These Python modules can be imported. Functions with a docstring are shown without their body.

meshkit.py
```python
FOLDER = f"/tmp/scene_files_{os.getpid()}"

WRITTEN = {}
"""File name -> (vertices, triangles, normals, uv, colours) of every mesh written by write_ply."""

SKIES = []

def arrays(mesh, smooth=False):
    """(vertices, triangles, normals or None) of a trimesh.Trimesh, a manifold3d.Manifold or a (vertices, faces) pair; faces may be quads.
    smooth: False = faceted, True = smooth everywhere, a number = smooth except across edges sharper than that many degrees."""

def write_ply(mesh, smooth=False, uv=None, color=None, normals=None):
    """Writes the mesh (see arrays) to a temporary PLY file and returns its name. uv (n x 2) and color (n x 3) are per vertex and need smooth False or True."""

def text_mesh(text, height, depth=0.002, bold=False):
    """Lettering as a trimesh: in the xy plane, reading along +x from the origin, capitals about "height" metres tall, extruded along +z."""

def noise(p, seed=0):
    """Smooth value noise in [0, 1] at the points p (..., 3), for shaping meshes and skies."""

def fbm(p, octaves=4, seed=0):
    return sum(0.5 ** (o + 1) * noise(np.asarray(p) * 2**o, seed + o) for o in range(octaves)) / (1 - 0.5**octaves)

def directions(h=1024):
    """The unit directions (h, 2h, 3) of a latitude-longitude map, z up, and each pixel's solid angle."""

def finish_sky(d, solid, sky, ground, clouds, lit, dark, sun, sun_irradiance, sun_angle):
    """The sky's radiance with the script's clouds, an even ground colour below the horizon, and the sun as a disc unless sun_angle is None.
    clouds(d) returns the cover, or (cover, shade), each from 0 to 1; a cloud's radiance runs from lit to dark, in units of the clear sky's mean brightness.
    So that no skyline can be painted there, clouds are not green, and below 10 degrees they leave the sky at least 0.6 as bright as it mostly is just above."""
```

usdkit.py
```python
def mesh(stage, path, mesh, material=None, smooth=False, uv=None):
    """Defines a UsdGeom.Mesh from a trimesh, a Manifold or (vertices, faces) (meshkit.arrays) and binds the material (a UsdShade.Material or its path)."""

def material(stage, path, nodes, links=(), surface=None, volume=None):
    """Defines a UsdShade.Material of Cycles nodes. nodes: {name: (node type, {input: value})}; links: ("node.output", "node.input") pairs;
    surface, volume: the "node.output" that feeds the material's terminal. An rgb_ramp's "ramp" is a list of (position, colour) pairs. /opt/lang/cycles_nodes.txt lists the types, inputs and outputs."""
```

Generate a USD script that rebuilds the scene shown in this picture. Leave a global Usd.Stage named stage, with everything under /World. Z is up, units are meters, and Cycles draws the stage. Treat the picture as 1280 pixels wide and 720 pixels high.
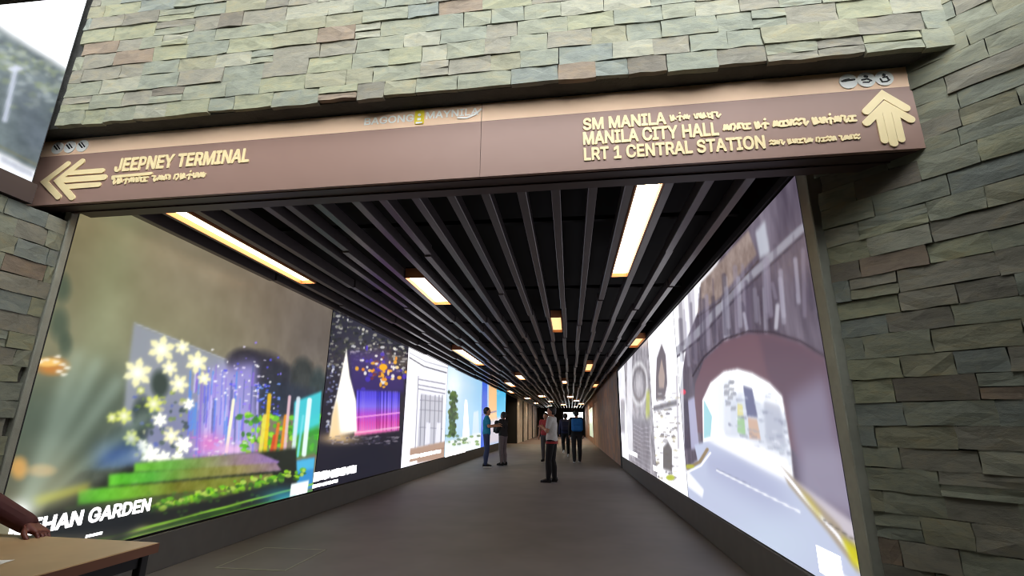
import math, random
import numpy as np, trimesh, manifold3d as m3, usdkit, meshkit
from shapely.geometry import LineString, Point, Polygon, box as sbox
from shapely.ops import unary_union
from PIL import Image, ImageDraw, ImageFilter
from pxr import Usd, UsdGeom, UsdLux, UsdShade, Gf, Sdf, Vt

stage = Usd.Stage.CreateInMemory()
UsdGeom.SetStageUpAxis(stage, 'Z'); UsdGeom.SetStageMetersPerUnit(stage, 1.0)
UsdGeom.Xform.Define(stage, '/World')
# ------------------------------------------------------------------ camera, sky, exposure
YAW, PITCH, ROLL, FPX, CAM = -.117, .272, .009, 608.4, np.array([0, 0, 1.3])
_F = np.array([math.sin(YAW) * math.cos(PITCH), math.cos(YAW) * math.cos(PITCH), math.sin(PITCH)])
_R = np.array([math.cos(YAW), -math.sin(YAW), 0]); _U = np.cross(_R, _F)
_c, _s = math.cos(ROLL), math.sin(ROLL)
_R, _U = _R * _c + _U * _s, _U * _c - _R * _s
cam = UsdGeom.Camera.Define(stage, '/World/camera')
cam.CreateHorizontalApertureAttr(36.0); cam.CreateVerticalApertureAttr(20.25)
cam.CreateFocalLengthAttr(36.0 * FPX / 1280); cam.CreateClippingRangeAttr((0.05, 500))
cam.AddTransformOp().Set(Gf.Matrix4d(*_R, 0, *_U, 0, *(-_F), 0, *CAM, 1))
cam.CreateExposureAttr(0.0)
sky = UsdLux.DomeLight.Define(stage, '/World/sky')
sky.CreateColorAttr((.93, .97, 1.0)); sky.CreateIntensityAttr(2.05)
LAMP = 8.0          # radiance scale of the ceiling lights
PICT = 1.0          # radiance scale of the backlit pictures
# ------------------------------------------------------------------ measures (metres)
XL, XR = -3.72, 1.593         # tunnel side walls
ZC = 3.0                      # underside of the ceiling slats
TH = -.032                    # the front wall's small turn
S_O = np.array([0, 2.751, 0]); S_EX = np.array([math.cos(TH), math.sin(TH), 0]); S_N = np.array([-math.sin(TH), math.cos(TH), 0])
Z_SIGN0, Z_BAND, Z_SIGN1 = 2.822, 3.231, 3.366
def front(X, n, z): return S_O + S_EX * X + S_N * n + np.array([0, 0, z])
W_O = np.array([1.66, 3.13, 0]); W_D = np.array([.682, -.731, 0]); W_D /= np.linalg.norm(W_D); W_N = np.array([-W_D[1], W_D[0], 0])
W_N = -W_N if W_N[1] > 0 else W_N   # towards the viewer's side
def ray(px, py): return (px - 640) / FPX * _R + (360 - py) / FPX * _U + _F
def on_x(px, py, x):            # where the sight line through a measured pixel meets a side wall: (y, z)
    d = ray(px, py); t = x / d[0]; p = CAM + t * d
    return p[1], p[2]
def to_px(P):
    d = np.asarray(P, float) - CAM; w = d @ _F
    return 640 + FPX * (d @ _R) / w, 360 - FPX * (d @ _U) / w
# ------------------------------------------------------------------ helpers
_names = {}
def numbered(parent, name):
    k = (parent, name); n = _names.get(k, 0); _names[k] = n + 1
    return name if n == 0 else f'{name}_{n:03d}'
def P(o): return str(o.GetPath()) if o is not None else '/World'
def data(o, **kw):
    p = o.GetPrim() if hasattr(o, 'GetPrim') else o
    for k, v in kw.items():
        if v: p.SetCustomDataByKey({'cat': 'category'}.get(k, k), v)
    return o
def thing(name, label=None, cat=None, group=None, kind=None, loc=None, rz=0, parent=None):
    x = UsdGeom.Xform.Define(stage, P(parent) + '/' + numbered(P(parent), name))
    if loc is not None: x.AddTranslateOp().Set(Gf.Vec3d(*map(float, loc)))
    if rz: x.AddRotateZOp().Set(math.degrees(rz))
    data(x.GetPrim(), label=label, cat=cat, group=group, kind=kind)
    return x.GetPrim()
def obj(name, m, mat, parent=None, smooth=False, **kw):
    o = usdkit.mesh(stage, P(parent) + '/' + numbered(P(parent), name), m, mat, smooth=smooth).GetPrim()
    return data(o, **kw)
def cat(*ms): return trimesh.util.concatenate([m for m in ms if m is not None])
def bx(x0, x1, y0, y1, z0, z1):
    m = trimesh.creation.box([abs(x1 - x0), abs(y1 - y0), abs(z1 - z0)]); m.apply_translation([(x0 + x1) / 2, (y0 + y1) / 2, (z0 + z1) / 2]); return m
def rbx(x0, x1, y0, y1, z0, z1, r=.01):          # box with chamfered edges
    m = m3.Manifold.batch_hull([m3.Manifold.cube([x1 - x0 - 2 * r * (k != 0), y1 - y0 - 2 * r * (k != 1), z1 - z0 - 2 * r * (k != 2)], True) for k in range(3)])
    a = m.translate([(x0 + x1) / 2, (y0 + y1) / 2, (z0 + z1) / 2]).to_mesh()
    return trimesh.Trimesh(a.vert_properties[:, :3], a.tri_verts, process=False)
def prism(poly, z0, z1):                            # extrude a shapely shape (polygon or multi)
    out = []
    for g in getattr(poly, 'geoms', [poly]):
        if g.area > 1e-8:
            m = trimesh.creation.extrude_polygon(g, z1 - z0, engine='earcut'); m.apply_translation([0, 0, z0]); out.append(m)
    return cat(*out)
def place(m, O, ex, ey, ez):                        # local axes -> world
    M = np.eye(4); M[:3, 0], M[:3, 1], M[:3, 2], M[:3, 3] = ex, ey, ez, O
    m = m.copy(); m.apply_transform(M)
    if np.linalg.det(M[:3, :3]) < 0: m.invert()
    return m
UP = np.array([0, 0, 1.0])
# ------------------------------------------------------------------ materials
def lin(r, g=None, b=None):
    c = np.array([r, g, b] if g is not None else r, float) / 255
    return tuple(np.where(c < .04045, c / 12.92, ((c + .055) / 1.055) ** 2.4))
def mat(name, color, rough=.6, metal=0, bump=0, bscale=40, var=0, vscale=6, spec=.5, emit=None, estr=0):
    nodes = {'p': ('principled_bsdf', {'base_color': color, 'roughness': rough, 'metallic': metal, 'specular_ior_level': spec})}
    links = []
    if var or bump: nodes['g'] = ('texture_coordinate', {})
    if var:
        nodes['n'] = ('noise_texture', {'scale': vscale, 'detail': 4, 'roughness': .6})
        nodes['r'] = ('rgb_ramp', {'ramp': [(0.3, tuple(np.array(color) * (1 - var))), (0.7, tuple(np.minimum(1, np.array(color) * (1 + var))))]})
        links += [('g.object', 'n.vector'), ('n.fac', 'r.fac'), ('r.color', 'p.base_color')]
    if bump:
        nodes['bn'] = ('noise_texture', {'scale': bscale, 'detail': 5, 'roughness': .65})
        nodes['b'] = ('bump', {'strength': bump, 'distance': .02})
        links += [('g.object', 'bn.vector'), ('bn.fac', 'b.height'), ('b.normal', 'p.normal')]
    if emit is not None: nodes['p'][1].update({'emission_color': emit, 'emission_strength': estr})
    return usdkit.material(stage, '/World/Looks/' + name, nodes, links, surface='p.BSDF')
M = {}
STONE = [(150, 152, 132), (156, 157, 130), (144, 148, 132), (148, 144, 128), (146, 130, 112), (139, 145, 136), (164, 163, 144), (136, 132, 118), (152, 150, 126), (126, 119, 106)]
STONE_W = [5, 4, 4, 3.4, 1.2, 2, 2.2, 1.6, 3, .7]
for i, c in enumerate(STONE):
    cl = np.array(lin(c)) * .69
    M[f'stone{i}'] = usdkit.material(stage, f'/World/Looks/slate_stone_{i}', {
        'g': ('texture_coordinate', {}), 'mp': ('mapping', {'scale': (1, 1, 2.2), 'location': (i * 3.1, i * 1.7, 0)}),
        'n': ('noise_texture', {'scale': 9, 'detail': 6, 'roughness': .62, 'distortion': .6}),
        'r': ('rgb_ramp', {'ramp': [(.28, tuple(cl * .72)), (.5, tuple(cl)), (.62, tuple(cl * np.array([1.1, 1.06, .98]))), (.78, tuple(cl * np.array([1.2, 1.02, .82])))]}),
        'bn': ('noise_texture', {'scale': 26, 'detail': 6, 'roughness': .7}), 'b': ('bump', {'strength': .3, 'distance': .012}),
        'p': ('principled_bsdf', {'roughness': .78, 'specular_ior_level': .35})},
        [('g.object', 'mp.vector'), ('mp.vector', 'n.vector'), ('n.fac', 'r.fac'), ('r.color', 'p.base_color'), ('mp.vector', 'bn.vector'), ('bn.fac', 'b.height'), ('b.normal', 'p.normal')], surface='p.BSDF')
M['stone_mix'] = usdkit.material(stage, '/World/Looks/slate_stone_mix', {
    'i': ('geometry', {}), 'r': ('rgb_ramp', {'interpolate': False, 'ramp': [(k / len(STONE), tuple(np.array(lin(c)) * .69)) for k, c in enumerate(STONE)]}),
    'g': ('texture_coordinate', {}), 'n': ('noise_texture', {'scale': 9, 'detail': 6, 'roughness': .62}), 'nr': ('rgb_ramp', {'ramp': [(.28, (.72, .72, .72)), (.5, (1, 1, 1)), (.75, (1.15, 1.05, .9))]}),
    'm': ('mix', {'mix_type': 'multiply', 'fac': 1.0}), 'b': ('bump', {'strength': .3, 'distance': .012}), 'p': ('principled_bsdf', {'roughness': .78, 'specular_ior_level': .35})},
    [('i.random_per_island', 'r.fac'), ('g.object', 'n.vector'), ('n.fac', 'nr.fac'), ('r.color', 'm.color1'), ('nr.color', 'm.color2'), ('m.color', 'p.base_color'), ('n.fac', 'b.height'), ('b.normal', 'p.normal')], surface='p.BSDF')
M['mortar'] = mat('mortar', lin(70, 68, 60), .9, bump=.3)
M['lintel'] = mat('lintel', lin(66, 66, 62), .9, bump=.4, var=.2)
M['concrete'] = mat('concrete', lin(150, 150, 136), .8, bump=.2, var=.12)
M['floor'] = mat('floor', lin(114, 109, 108), .6, var=.12, vscale=1.3, bump=.06, bscale=60, spec=.35)
M['floor_red'] = mat('floor_red', lin(112, 88, 80), .6, var=.1)
M['plinth'] = mat('plinth', lin(100, 98, 94), .6, var=.08, bump=.05)
M['dark'] = mat('dark_wall', lin(38, 36, 36), .8)
M['plenum'] = mat('plenum', lin(30, 28, 29), .9)
M['slat'] = mat('slat', lin(102, 94, 95), .34, metal=.25, var=.06)
M['sign_brown'] = mat('sign_brown', lin(160, 128, 115), .45, spec=.4)
M['sign_tan'] = mat('sign_tan', lin(250, 212, 178), .5, spec=.3)
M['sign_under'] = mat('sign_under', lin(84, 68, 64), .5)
M['seam'] = mat('seam', lin(104, 80, 70), .6)
M['gold'] = mat('letter_gold', lin(252, 230, 176), .4, spec=.4)
M['pale'] = mat('letter_pale', lin(255, 252, 244), .4)
M['white'] = mat('disc_white', lin(246, 246, 240), .5)
M['black'] = mat('disc_black', lin(30, 32, 30), .6)
M['yellow'] = mat('emblem_yellow', lin(238, 214, 40), .5)
M['brown_frame'] = mat('brown_frame', lin(70, 56, 52), .5)
M['copper'] = mat('copper_trim', lin(196, 128, 84), .45, metal=.1)
M['bar_dark'] = mat('dark_trim', lin(52, 48, 48), .5)
M['grey_stone_far'] = mat('grey_stone_far', lin(200, 188, 178), .75, bump=.4, bscale=12, var=.25, vscale=3)
M['brown_stone'] = usdkit.material(stage, '/World/Looks/brown_stone', {
    'g': ('geometry', {}), 'mp': ('mapping', {'rotation': (0, 0, math.pi / 2)}), 'sw': ('mapping', {'rotation': (math.pi / 2, 0, math.pi / 2)}),
    'v': ('voronoi_texture', {'scale': 2.4, 'randomness': .8}), 'r': ('rgb_ramp', {'ramp': [(0, lin(190, 150, 124)), (.4, lin(172, 144, 128)), (.7, lin(206, 160, 128)), (1, lin(156, 144, 146))]}),
    'bn': ('noise_texture', {'scale': 9, 'detail': 5}), 'b': ('bump', {'strength': .8, 'distance': .03}), 'p': ('principled_bsdf', {'roughness': .7})},
    [('g.position', 'v.vector'), ('v.color', 'r.fac'), ('r.color', 'p.base_color'), ('g.position', 'bn.vector'), ('bn.fac', 'b.height'), ('b.normal', 'p.normal')], surface='p.BSDF')
M['lamp'] = mat('lamp_diffuser', (.8, .8, .75), .5, emit=(1.0, .80, .48), estr=LAMP)
M['lamp_warm'] = mat('lamp_diffuser_warm', (.8, .75, .6), .5, emit=(1.0, .66, .26), estr=1.3)
M['lamp_far'] = mat('lamp_diffuser_far', (.8, .8, .75), .5, emit=(1.0, .82, .56), estr=26)
M['caption'] = mat('caption_white', (.8, .8, .8), .5, emit=(1, 1, 1), estr=1.25)
M['table'] = mat('table_top', lin(176, 144, 104), .38, var=.07, vscale=4)
M['table_edge'] = mat('table_edge', lin(128, 82, 58), .5)
M['metal_dark'] = mat('metal_dark', lin(60, 58, 58), .4, metal=.6)
M['paper'] = mat('paper', lin(225, 222, 215), .7)
M['housing'] = mat('panel_housing', lin(46, 44, 46), .5)
def picture_material(name):
    return usdkit.material(stage, '/World/Looks/' + name, {'a': ('attribute', {'attribute': 'picture'}),
        'p': ('principled_bsdf', {'base_color': (.03, .03, .03), 'roughness': .35, 'specular_ior_level': .25, 'emission_strength': PICT})}, [('a.color', 'p.emission_color')], surface='p.BSDF')
M['picture'] = picture_material('backlit_print')

# ================================================================== STRUCTURE
obj('floor', bx(-9, 8, -9, 34, -.25, 0), M['floor'], kind='structure', label='dark smooth grey floor of the underpass')
obj('floor', bx(-9, 8, 34, 60, -.25, 0), M['floor_red'], kind='structure', label='reddish dark floor at the far end of the underpass')

# ---- stones ----
rng = random.Random(7)
def stone_mesh(w, h, base, r, rough=.0045):
    """split-faced block: x along the wall, y up, z out of the wall; 12 front quads' worth of triangles and its sides"""
    nx, nz = (4 if w > .2 else 3), 3
    g = .0012
    xs, zs = np.linspace(g, w - g, nx), np.linspace(g, h - g, nz)
    V = []
    for j, z in enumerate(zs):
        for i, x in enumerate(xs):
            e = (i in (0, nx - 1)) or (j in (0, nz - 1))
            V.append([x + (r.uniform(-.004, .004)), z + r.uniform(-.004, .004), base + r.uniform(-rough, rough) - (.002 if e else 0) + (.003 if j == 0 else 0)])
    F = []
    for j in range(nz - 1):
        for i in range(nx - 1):
            a, b, c, d = j * nx + i, j * nx + i + 1, (j + 1) * nx + i + 1, (j + 1) * nx + i
            F += [[a, b, c], [a, c, d]] if r.random() < .5 else [[a, b, d], [b, c, d]]
    rim = [i for i in range(nx)] + [j * nx + nx - 1 for j in range(1, nz)] + [(nz - 1) * nx + i for i in range(nx - 2, -1, -1)] + [j * nx for j in range(nz - 2, 0, -1)]
    n0 = len(V)
    for k in rim: V.append([V[k][0], V[k][1], -.005])
    for q in range(len(rim)):
        a, b = rim[q], rim[(q + 1) % len(rim)]; c, d = n0 + (q + 1) % len(rim), n0 + q
        F += [[a, d, c], [a, c, b]]
    return trimesh.Trimesh(np.array(V), np.array(F), process=False)
def stone_wall(parent, O, ex, ez, length, z0, rows, row_h, wmin, wmax, seed, keep=None, ragged=False):
    r = random.Random(seed); n = 0; rest = []
    z = z0
    for k in range(rows):
        h = row_h * r.uniform(.9, 1.1); x = -r.uniform(0, wmax * .6)
        while x < length:
            w = r.uniform(wmin, wmax); a, b = max(x, 0), min(x + w, length); x += w
            if b - a < .05: continue
            far = bool(keep) and not keep(a, b, z, z + h)       # out of the photograph: joined, not picked apart
            # now and then two thin stones share a course
            split = r.random() < .1 and b - a > .16
            for (q0, q1) in ([(0, .48), (.48, 1)] if split else [(0, 1)]):
                zz0, zz1 = z + h * q0, z + h * q1
                if ragged and k == 0: zz0 += r.uniform(-.012, .012)
                m = stone_mesh(b - a, zz1 - zz0, r.choice([.028, .029, .031, .033, .036]), r)
                if far: rest.append(place(m, O + ex * a + UP * zz0, ex, UP, ez)); continue
                i = r.choices(range(len(STONE)), STONE_W)[0]
                obj('stone', place(m, O + ex * a + UP * zz0, ex, UP, ez), M[f'stone{i}'], parent); n += 1
        z += h
    if rest: obj('stone_field', cat(*rest), M['stone_mix'], parent, kind='stuff', label='stones of the same wall beyond the frame')
    return n
# front wall over the opening
FN = -.125                       # face plane of the backing, in front of the sign
wf = thing('wall_front', kind='structure', label='wall of greenish split slate stones above the underpass sign')
xl, xr = -3.70, 2.2
obj('backing', place(bx(xl - .45, xr + .6, 0, .5, Z_SIGN1 + .008, 5.6), S_O + S_N * FN, S_EX, S_N, UP), M['lintel'], wf)
NF = stone_wall(wf, front(xl, FN, 0), S_EX, -S_N, 5.97, Z_SIGN1 + .004, 18, .119, .17, .36, 11, ragged=True, keep=lambda a, b, z0, z1: z0 < Z_SIGN1 + 1.2)
# splayed wall on the right
wr = thing('wall_entrance_right', kind='structure', label='splayed right hand wall of greenish split slate stones beside the opening')
obj('backing', place(bx(-.02, 5.2, -.3, 0, 0, 5.4), W_O, W_D, -W_N if False else W_N, UP), M['mortar'], wr)
def keep_wing(a, b, z0, z1):
    p = W_O + W_D * a; q = to_px(p + UP * z0); q2 = to_px(p + UP * z1)
    return q[0] < 1300 and q[1] > -30 and q2[1] < 760
NW = stone_wall(wr, W_O, W_D, W_N, 5.18, 0.0, 45, .118, .18, .42, 23, keep=keep_wing)
# left entrance wall: stones below the lit panel
wl = thing('wall_entrance_left', kind='structure', label='dark slate stone wall at the left of the opening')
obj('backing', cat(bx(XL - .42, XL - .03, -6, 2.985, 0, 2.742), bx(XL - .42, XL - .08, -6, 2.69, 2.742, 8.0)), M['mortar'], wl)
obj('recess_backing', cat(bx(XL - .6, XL - .42, 2.6, 3.4, 2.5, 3.7), bx(XL - .42, XL - .04, 2.99, 3.1, 2.742, 2.81)), M['lintel'], wl)
def keep_left(a, b, z0, z1):
    q = to_px(np.array([XL, 2.985 - a, z0])); q2 = to_px(np.array([XL, 2.985 - a, z1])); return q[0] > -45 and q2[1] < 680
NL = stone_wall(wl, np.array([XL - .03, 2.985 - 7.0, 0]), np.array([0, 1.0, 0]), np.array([1.0, 0, 0]), 7.0, .0, 23, .119, .18, .36, 31, keep=lambda a, b, z0, z1: b > 6 and to_px(np.array([XL, -4.015 + b, z0]))[0] > -25)
# the court in front of the underpass, behind the viewer (daylight comes in from above)
obj('wall_court_right', bx(5.1, 5.4, -6, -.6, 0, 3.3), M['mortar'], kind='structure', label='plain dark wall of the stair court on the right')
obj('wall_court_back', bx(XL - .3, 5.4, -6.3, -6, 0, 3.3), M['mortar'], kind='structure', label='plain dark wall of the stair court behind the viewer')

obj('roof_slab', cat(bx(-3.8, 5.4, -6.3, 1.66, 3.3, 3.5), bx(1.3, 5.4, 1.6, 1.97, 3.3, 3.5)), M['mortar'], kind='structure', label='flat concrete roof over the court where the viewer stands')
# tunnel walls, plinths, fins
obj('wall_left', bx(XL - .4, XL - .085, 2.99, 29.2, 0, 3.5), M['dark'], kind='structure', label='left wall of the underpass behind the lit panels')
obj('wall_right', bx(XR + .085, XR + .4, 3.26, 16.5, 0, 3.5), M['dark'], kind='structure', label='right wall of the underpass behind the lit panels')
ZB = .335
obj('baseboard_left', rbx(XL - .085, XL + .012, 3.0, 29.2, 0, ZB - .02, .006), M['plinth'], kind='structure', label='grey plinth below the left lit panels')
obj('baseboard_right', rbx(XR - .012, XR + .085, 3.245, 16.5, 0, ZB, .006), M['plinth'], kind='structure', label='grey plinth below the right lit panels')
obj('trim_1', rbx(XL - .08, XL + .012, 2.99, 3.04, 0, 3.02, .004), M['concrete'], kind='structure', label='thin grey upright trim at the near end of the left panels')
obj('trim_2', rbx(XR - .006, XR + .09, 3.115, 3.24, 0, 2.99, .006), M['concrete'], kind='structure', label='grey concrete upright at the near end of the right panels')
# far part of the tunnel
obj('wall_recess_left', cat(bx(-5.2, -5.0, 29.2, 35, 0, 3.5), bx(-5.2, XL - .1, 29.0, 29.2, 0, 3.5), bx(-5.2, -3.66, 34.8, 34.99, 0, 3.4)), M['dark'], kind='structure', label='dark recess in the left wall past the last lit panel')
obj('wall_far_left', bx(-5.2, -3.62, 35, 56, 0, 3.4), M['grey_stone_far'], kind='structure', label='grey stone left wall in the far part of the underpass')
for k, y in enumerate((38.5, 43, 48)):
    obj('trim_3', bx(-3.63, -3.56, y, y + .35, 0, 3.0), M['dark'], kind='structure', label='dark upright strip on the far grey stone wall')
obj('wall_far_right', bx(XR + .02, XR + .4, 16.5, 56, 0, 3.4), M['brown_stone'], kind='structure', label='rough brown stone right wall past the lit panels')
obj('trim_4', bx(XR - .03, XR + .06, 16.4, 16.62, 0, 3.0), M['bar_dark'], kind='structure', label='dark upright where lit panels meet brown stone wall')
wb = cat(bx(-5.2, 2, 56, 56.3, 2.62, 3.5), bx(-5.2, 2, 56, 56.3, 0, 1.5), bx(-5.2, -2.8, 56, 56.3, 1.5, 2.62), bx(-1.9, -.75, 56, 56.3, 1.5, 2.62), bx(1.45, 2, 56, 56.3, 1.5, 2.62))
obj('wall_back', wb, M['dark'], kind='structure', label='dark end wall of the underpass with two bright openings')
M['pane'] = usdkit.material(stage, '/World/Looks/window_pane', {'t': ('transparent_bsdf', {'color': (.95, .97, .97)}), 'g': ('glossy_bsdf', {'roughness': .05}), 'f': ('fresnel', {'IOR': 1.45}), 'm': ('mix_closure', {})},
                            [('f.fac', 'm.fac'), ('t.BSDF', 'm.closure1'), ('g.BSDF', 'm.closure2')], surface='m.closure')
for n, (a, b) in enumerate(((-2.8, -1.9), (-.75, 1.45))):
    w = thing(f'window_{n+1}', kind='structure', label=('small' if n == 0 else 'wide') + ' bright opening to daylight in the end wall')
    obj('frame', cat(bx(a - .04, b + .04, 55.93, 56, 1.46, 1.52), bx(a - .04, b + .04, 55.93, 56, 2.60, 2.66), bx(a - .04, a + .03, 55.93, 56, 1.5, 2.62), bx(b - .03, b + .04, 55.93, 56, 1.5, 2.62), bx((a + b) / 2 - .03, (a + b) / 2 + .03, 55.93, 56, 1.5, 2.62)), M['bar_dark'], w)
    obj('pane', bx(a, b, 56.1, 56.112, 1.5, 2.62), M['pane'], w)

# ceiling: dark void with long hanging slats, each slat a piece
ce = thing('ceiling', kind='structure', label='dark ceiling of long brown metal slats running into the underpass')
obj('soffit', cat(bx(-5.2, 2.3, 3.16, 56.3, 3.42, 3.6), bx(-5.2, XL - .3, 3.16, 29, 3.2, 3.42)), M['plenum'], ce)
obj('end_beam', place(bx(-4.1, 2.1, .245, .40, 3.02, 3.6), S_O, S_EX, S_N, UP), M['plenum'], ce)
SX = [-3.68, -3.41, -3.09, -2.82, -2.47, -2.27, -2.0, -1.67, -1.45, -1.17, -.89, -.61, -.33, -.07, .21, .48, .76, 1.04, 1.33]
JOG = {5: [4.55, 9.9], 8: [4.75], 3: [5.9], 4: [7.1], 6: [8.2], 7: [9.2], 17: [4.85, 7.5], 18: [6.2, 8.7], 12: [7.9]}
r2 = random.Random(5)
for i, x in enumerate(SX):
    ys, y = [3.14], 3.14
    near = JOG.get(i, [5.5 + (i * 1.37) % 3.2])
    ys += near; y = ys[-1]
    while y < 27:
        y += 3.0 + r2.uniform(-.7, .9); ys.append(y)
    ys += [38, 55.8]
    side = 1 if r2.random() < .5 else -1
    for a, b in zip(ys[:-1], ys[1:]):
        side = -side
        dx = .014 * side if a > 3.2 else 0
        dz = .012 * (side > 0)
        obj('slat', rbx(x + dx - .035, x + dx + .035, a, b - .02, ZC + dz, ZC + dz + .11, .004), M['slat'], ce)
for y in [4.3 + 2.4 * k for k in range(10)]:
    obj('hanger_rail', bx(-3.7, 1.58, y, y + .05, 3.16, 3.2), M['plenum'], ce)
obj('edge_rail', bx(XL - .06, XL + .02, 3.14, 29, 3.04, 3.1), M['slat'], ce)
obj('edge_rail', bx(XR - .02, XR + .06, 3.25, 16.4, 3.0, 3.06), M['bar_dark'], ce)

# ================================================================== CEILING LIGHTS
def lamp(x0, x1, y0, y1, label, warm=False, group=None, far=False):
    t = thing('ceiling_light', label, 'ceiling light', group, loc=((x0 + x1) / 2, (y0 + y1) / 2, ZC))
    w, l = (x1 - x0) / 2, (y1 - y0) / 2
    obj('side_plate', bx(-w - .012, -w, -l, l, -.004, .12), M['copper'], t)
    obj('side_plate', bx(w, w + .012, -l, l, -.004, .12), M['copper'], t)
    obj('end_plate', bx(-w, w, -l - .012, -l, -.002, .12), M['copper'], t)
    obj('end_plate', bx(-w, w, l, l + .012, -.002, .12), M['copper'], t)
    obj('diffuser', bx(-w, w, -l, l, .045, .055), M['lamp_far' if far else 'lamp_warm' if warm else 'lamp'], t)
    obj('housing', bx(-w - .012, w + .012, -l, l, .12, .14), M['bar_dark'], t)
lamp(-3.37, -3.18, 3.16, 5.62, 'long warm ceiling light along the left wall just inside the sign')
lamp(.53, .71, 3.16, 5.66, 'long bright ceiling light right of centre just inside the sign')
lamp(-1.955, -1.72, 5.5, 6.88, 'short white ceiling light left of centre above the second lit panel')
lamp(-.285, -.115, 7.92, 9.25, 'small square looking yellow ceiling light in the middle of the ceiling', warm=True)
lamp(-2.77, -2.53, 11.4, 14.6, 'white ceiling light near the left wall above the white building panel')
lamp(1.375, 1.56, 10.1, 11.3, 'orange ceiling light against the right wall above the lit panels', warm=True)
lamp(.53, .71, 14.5, 16.6, 'yellow ceiling light right of centre, first beyond the right lit panels', warm=True)
lamp(-1.95, -1.73, 17.8, 19.7, 'small far ceiling light left of centre, nearer of the pair')
lamp(-2.76, -2.53, 21.0, 23.4, 'small far ceiling light near the left wall, farther of the pair')
lamp(-.285, -.115, 20.2, 21.8, 'small far ceiling light in the middle, beyond the square looking one')
lamp(1.09, 1.28, 21.8, 24, 'small far yellow ceiling light near the brown stone wall', warm=True)
lamp(-3.35, -3.15, 26.6, 28.6, 'tiny far ceiling light at the end of the left lit panels')
for x, y, lb in ((-2.9, 33.6, 'tiny distant ceiling light near the left wall, nearest of the far group'), (-1.75, 31, 'tiny distant ceiling light left of the middle above the red shirt'), (.05, 31.5, 'tiny distant ceiling light in the middle above the blue backpack'),
               (-1.5, 38, 'very far ceiling light left of the middle above the grey stone wall'), (.5, 37, 'very far ceiling light right of the middle before the greenish picture'), (-2.9, 42, 'very far ceiling light along the grey stone left wall'),
               (1.0, 43, 'very far ceiling light against the right wall past the greenish picture'), (-.6, 45, 'farthest ceiling light but two, in the middle'), (-1.9, 48, 'farthest ceiling light on the left before the end wall'), (.6, 50, 'farthest ceiling light of all, above the wide end opening')):
    lamp(x - .2, x + .2, y, y + 1.8, lb, far=True)

# ================================================================== BACKLIT PICTURES
def heavy(txt, h, depth, stroke):
    """capitals as meshkit.text_mesh makes them, with a heavier stroke"""
    import glob
    from PIL import ImageFont
    font = ImageFont.truetype(glob.glob('/opt/blender-*/*/datafiles/fonts/Inter.woff2')[0], 96)
    x0, y0, x1, y1 = font.getbbox(txt, anchor='ls', stroke_width=stroke)
    im = Image.new('L', (x1 - x0 + 8, y1 - y0 + 8)); ImageDraw.Draw(im).text((4 - x0, 4 - y0), txt, 255, font, anchor='ls', stroke_width=stroke)
    on = np.pad(np.asarray(im) > 127, ((0, 0), (1, 1))).astype(np.int8)
    rows, st = np.nonzero(np.diff(on, axis=1) == 1); en = np.nonzero(np.diff(on, axis=1) == -1)[1]
    sh = unary_union([sbox(a, -rw - 1, b, -rw) for a, b, rw in zip(st, en, rows)]).buffer(.6).buffer(-.6).simplify(.7)
    m = prism(sh, 0, depth); m.apply_scale([h / 70, h / 70, 1]); m.apply_translation([0, (4 - y0) * h / 70, 0]); return m
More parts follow.
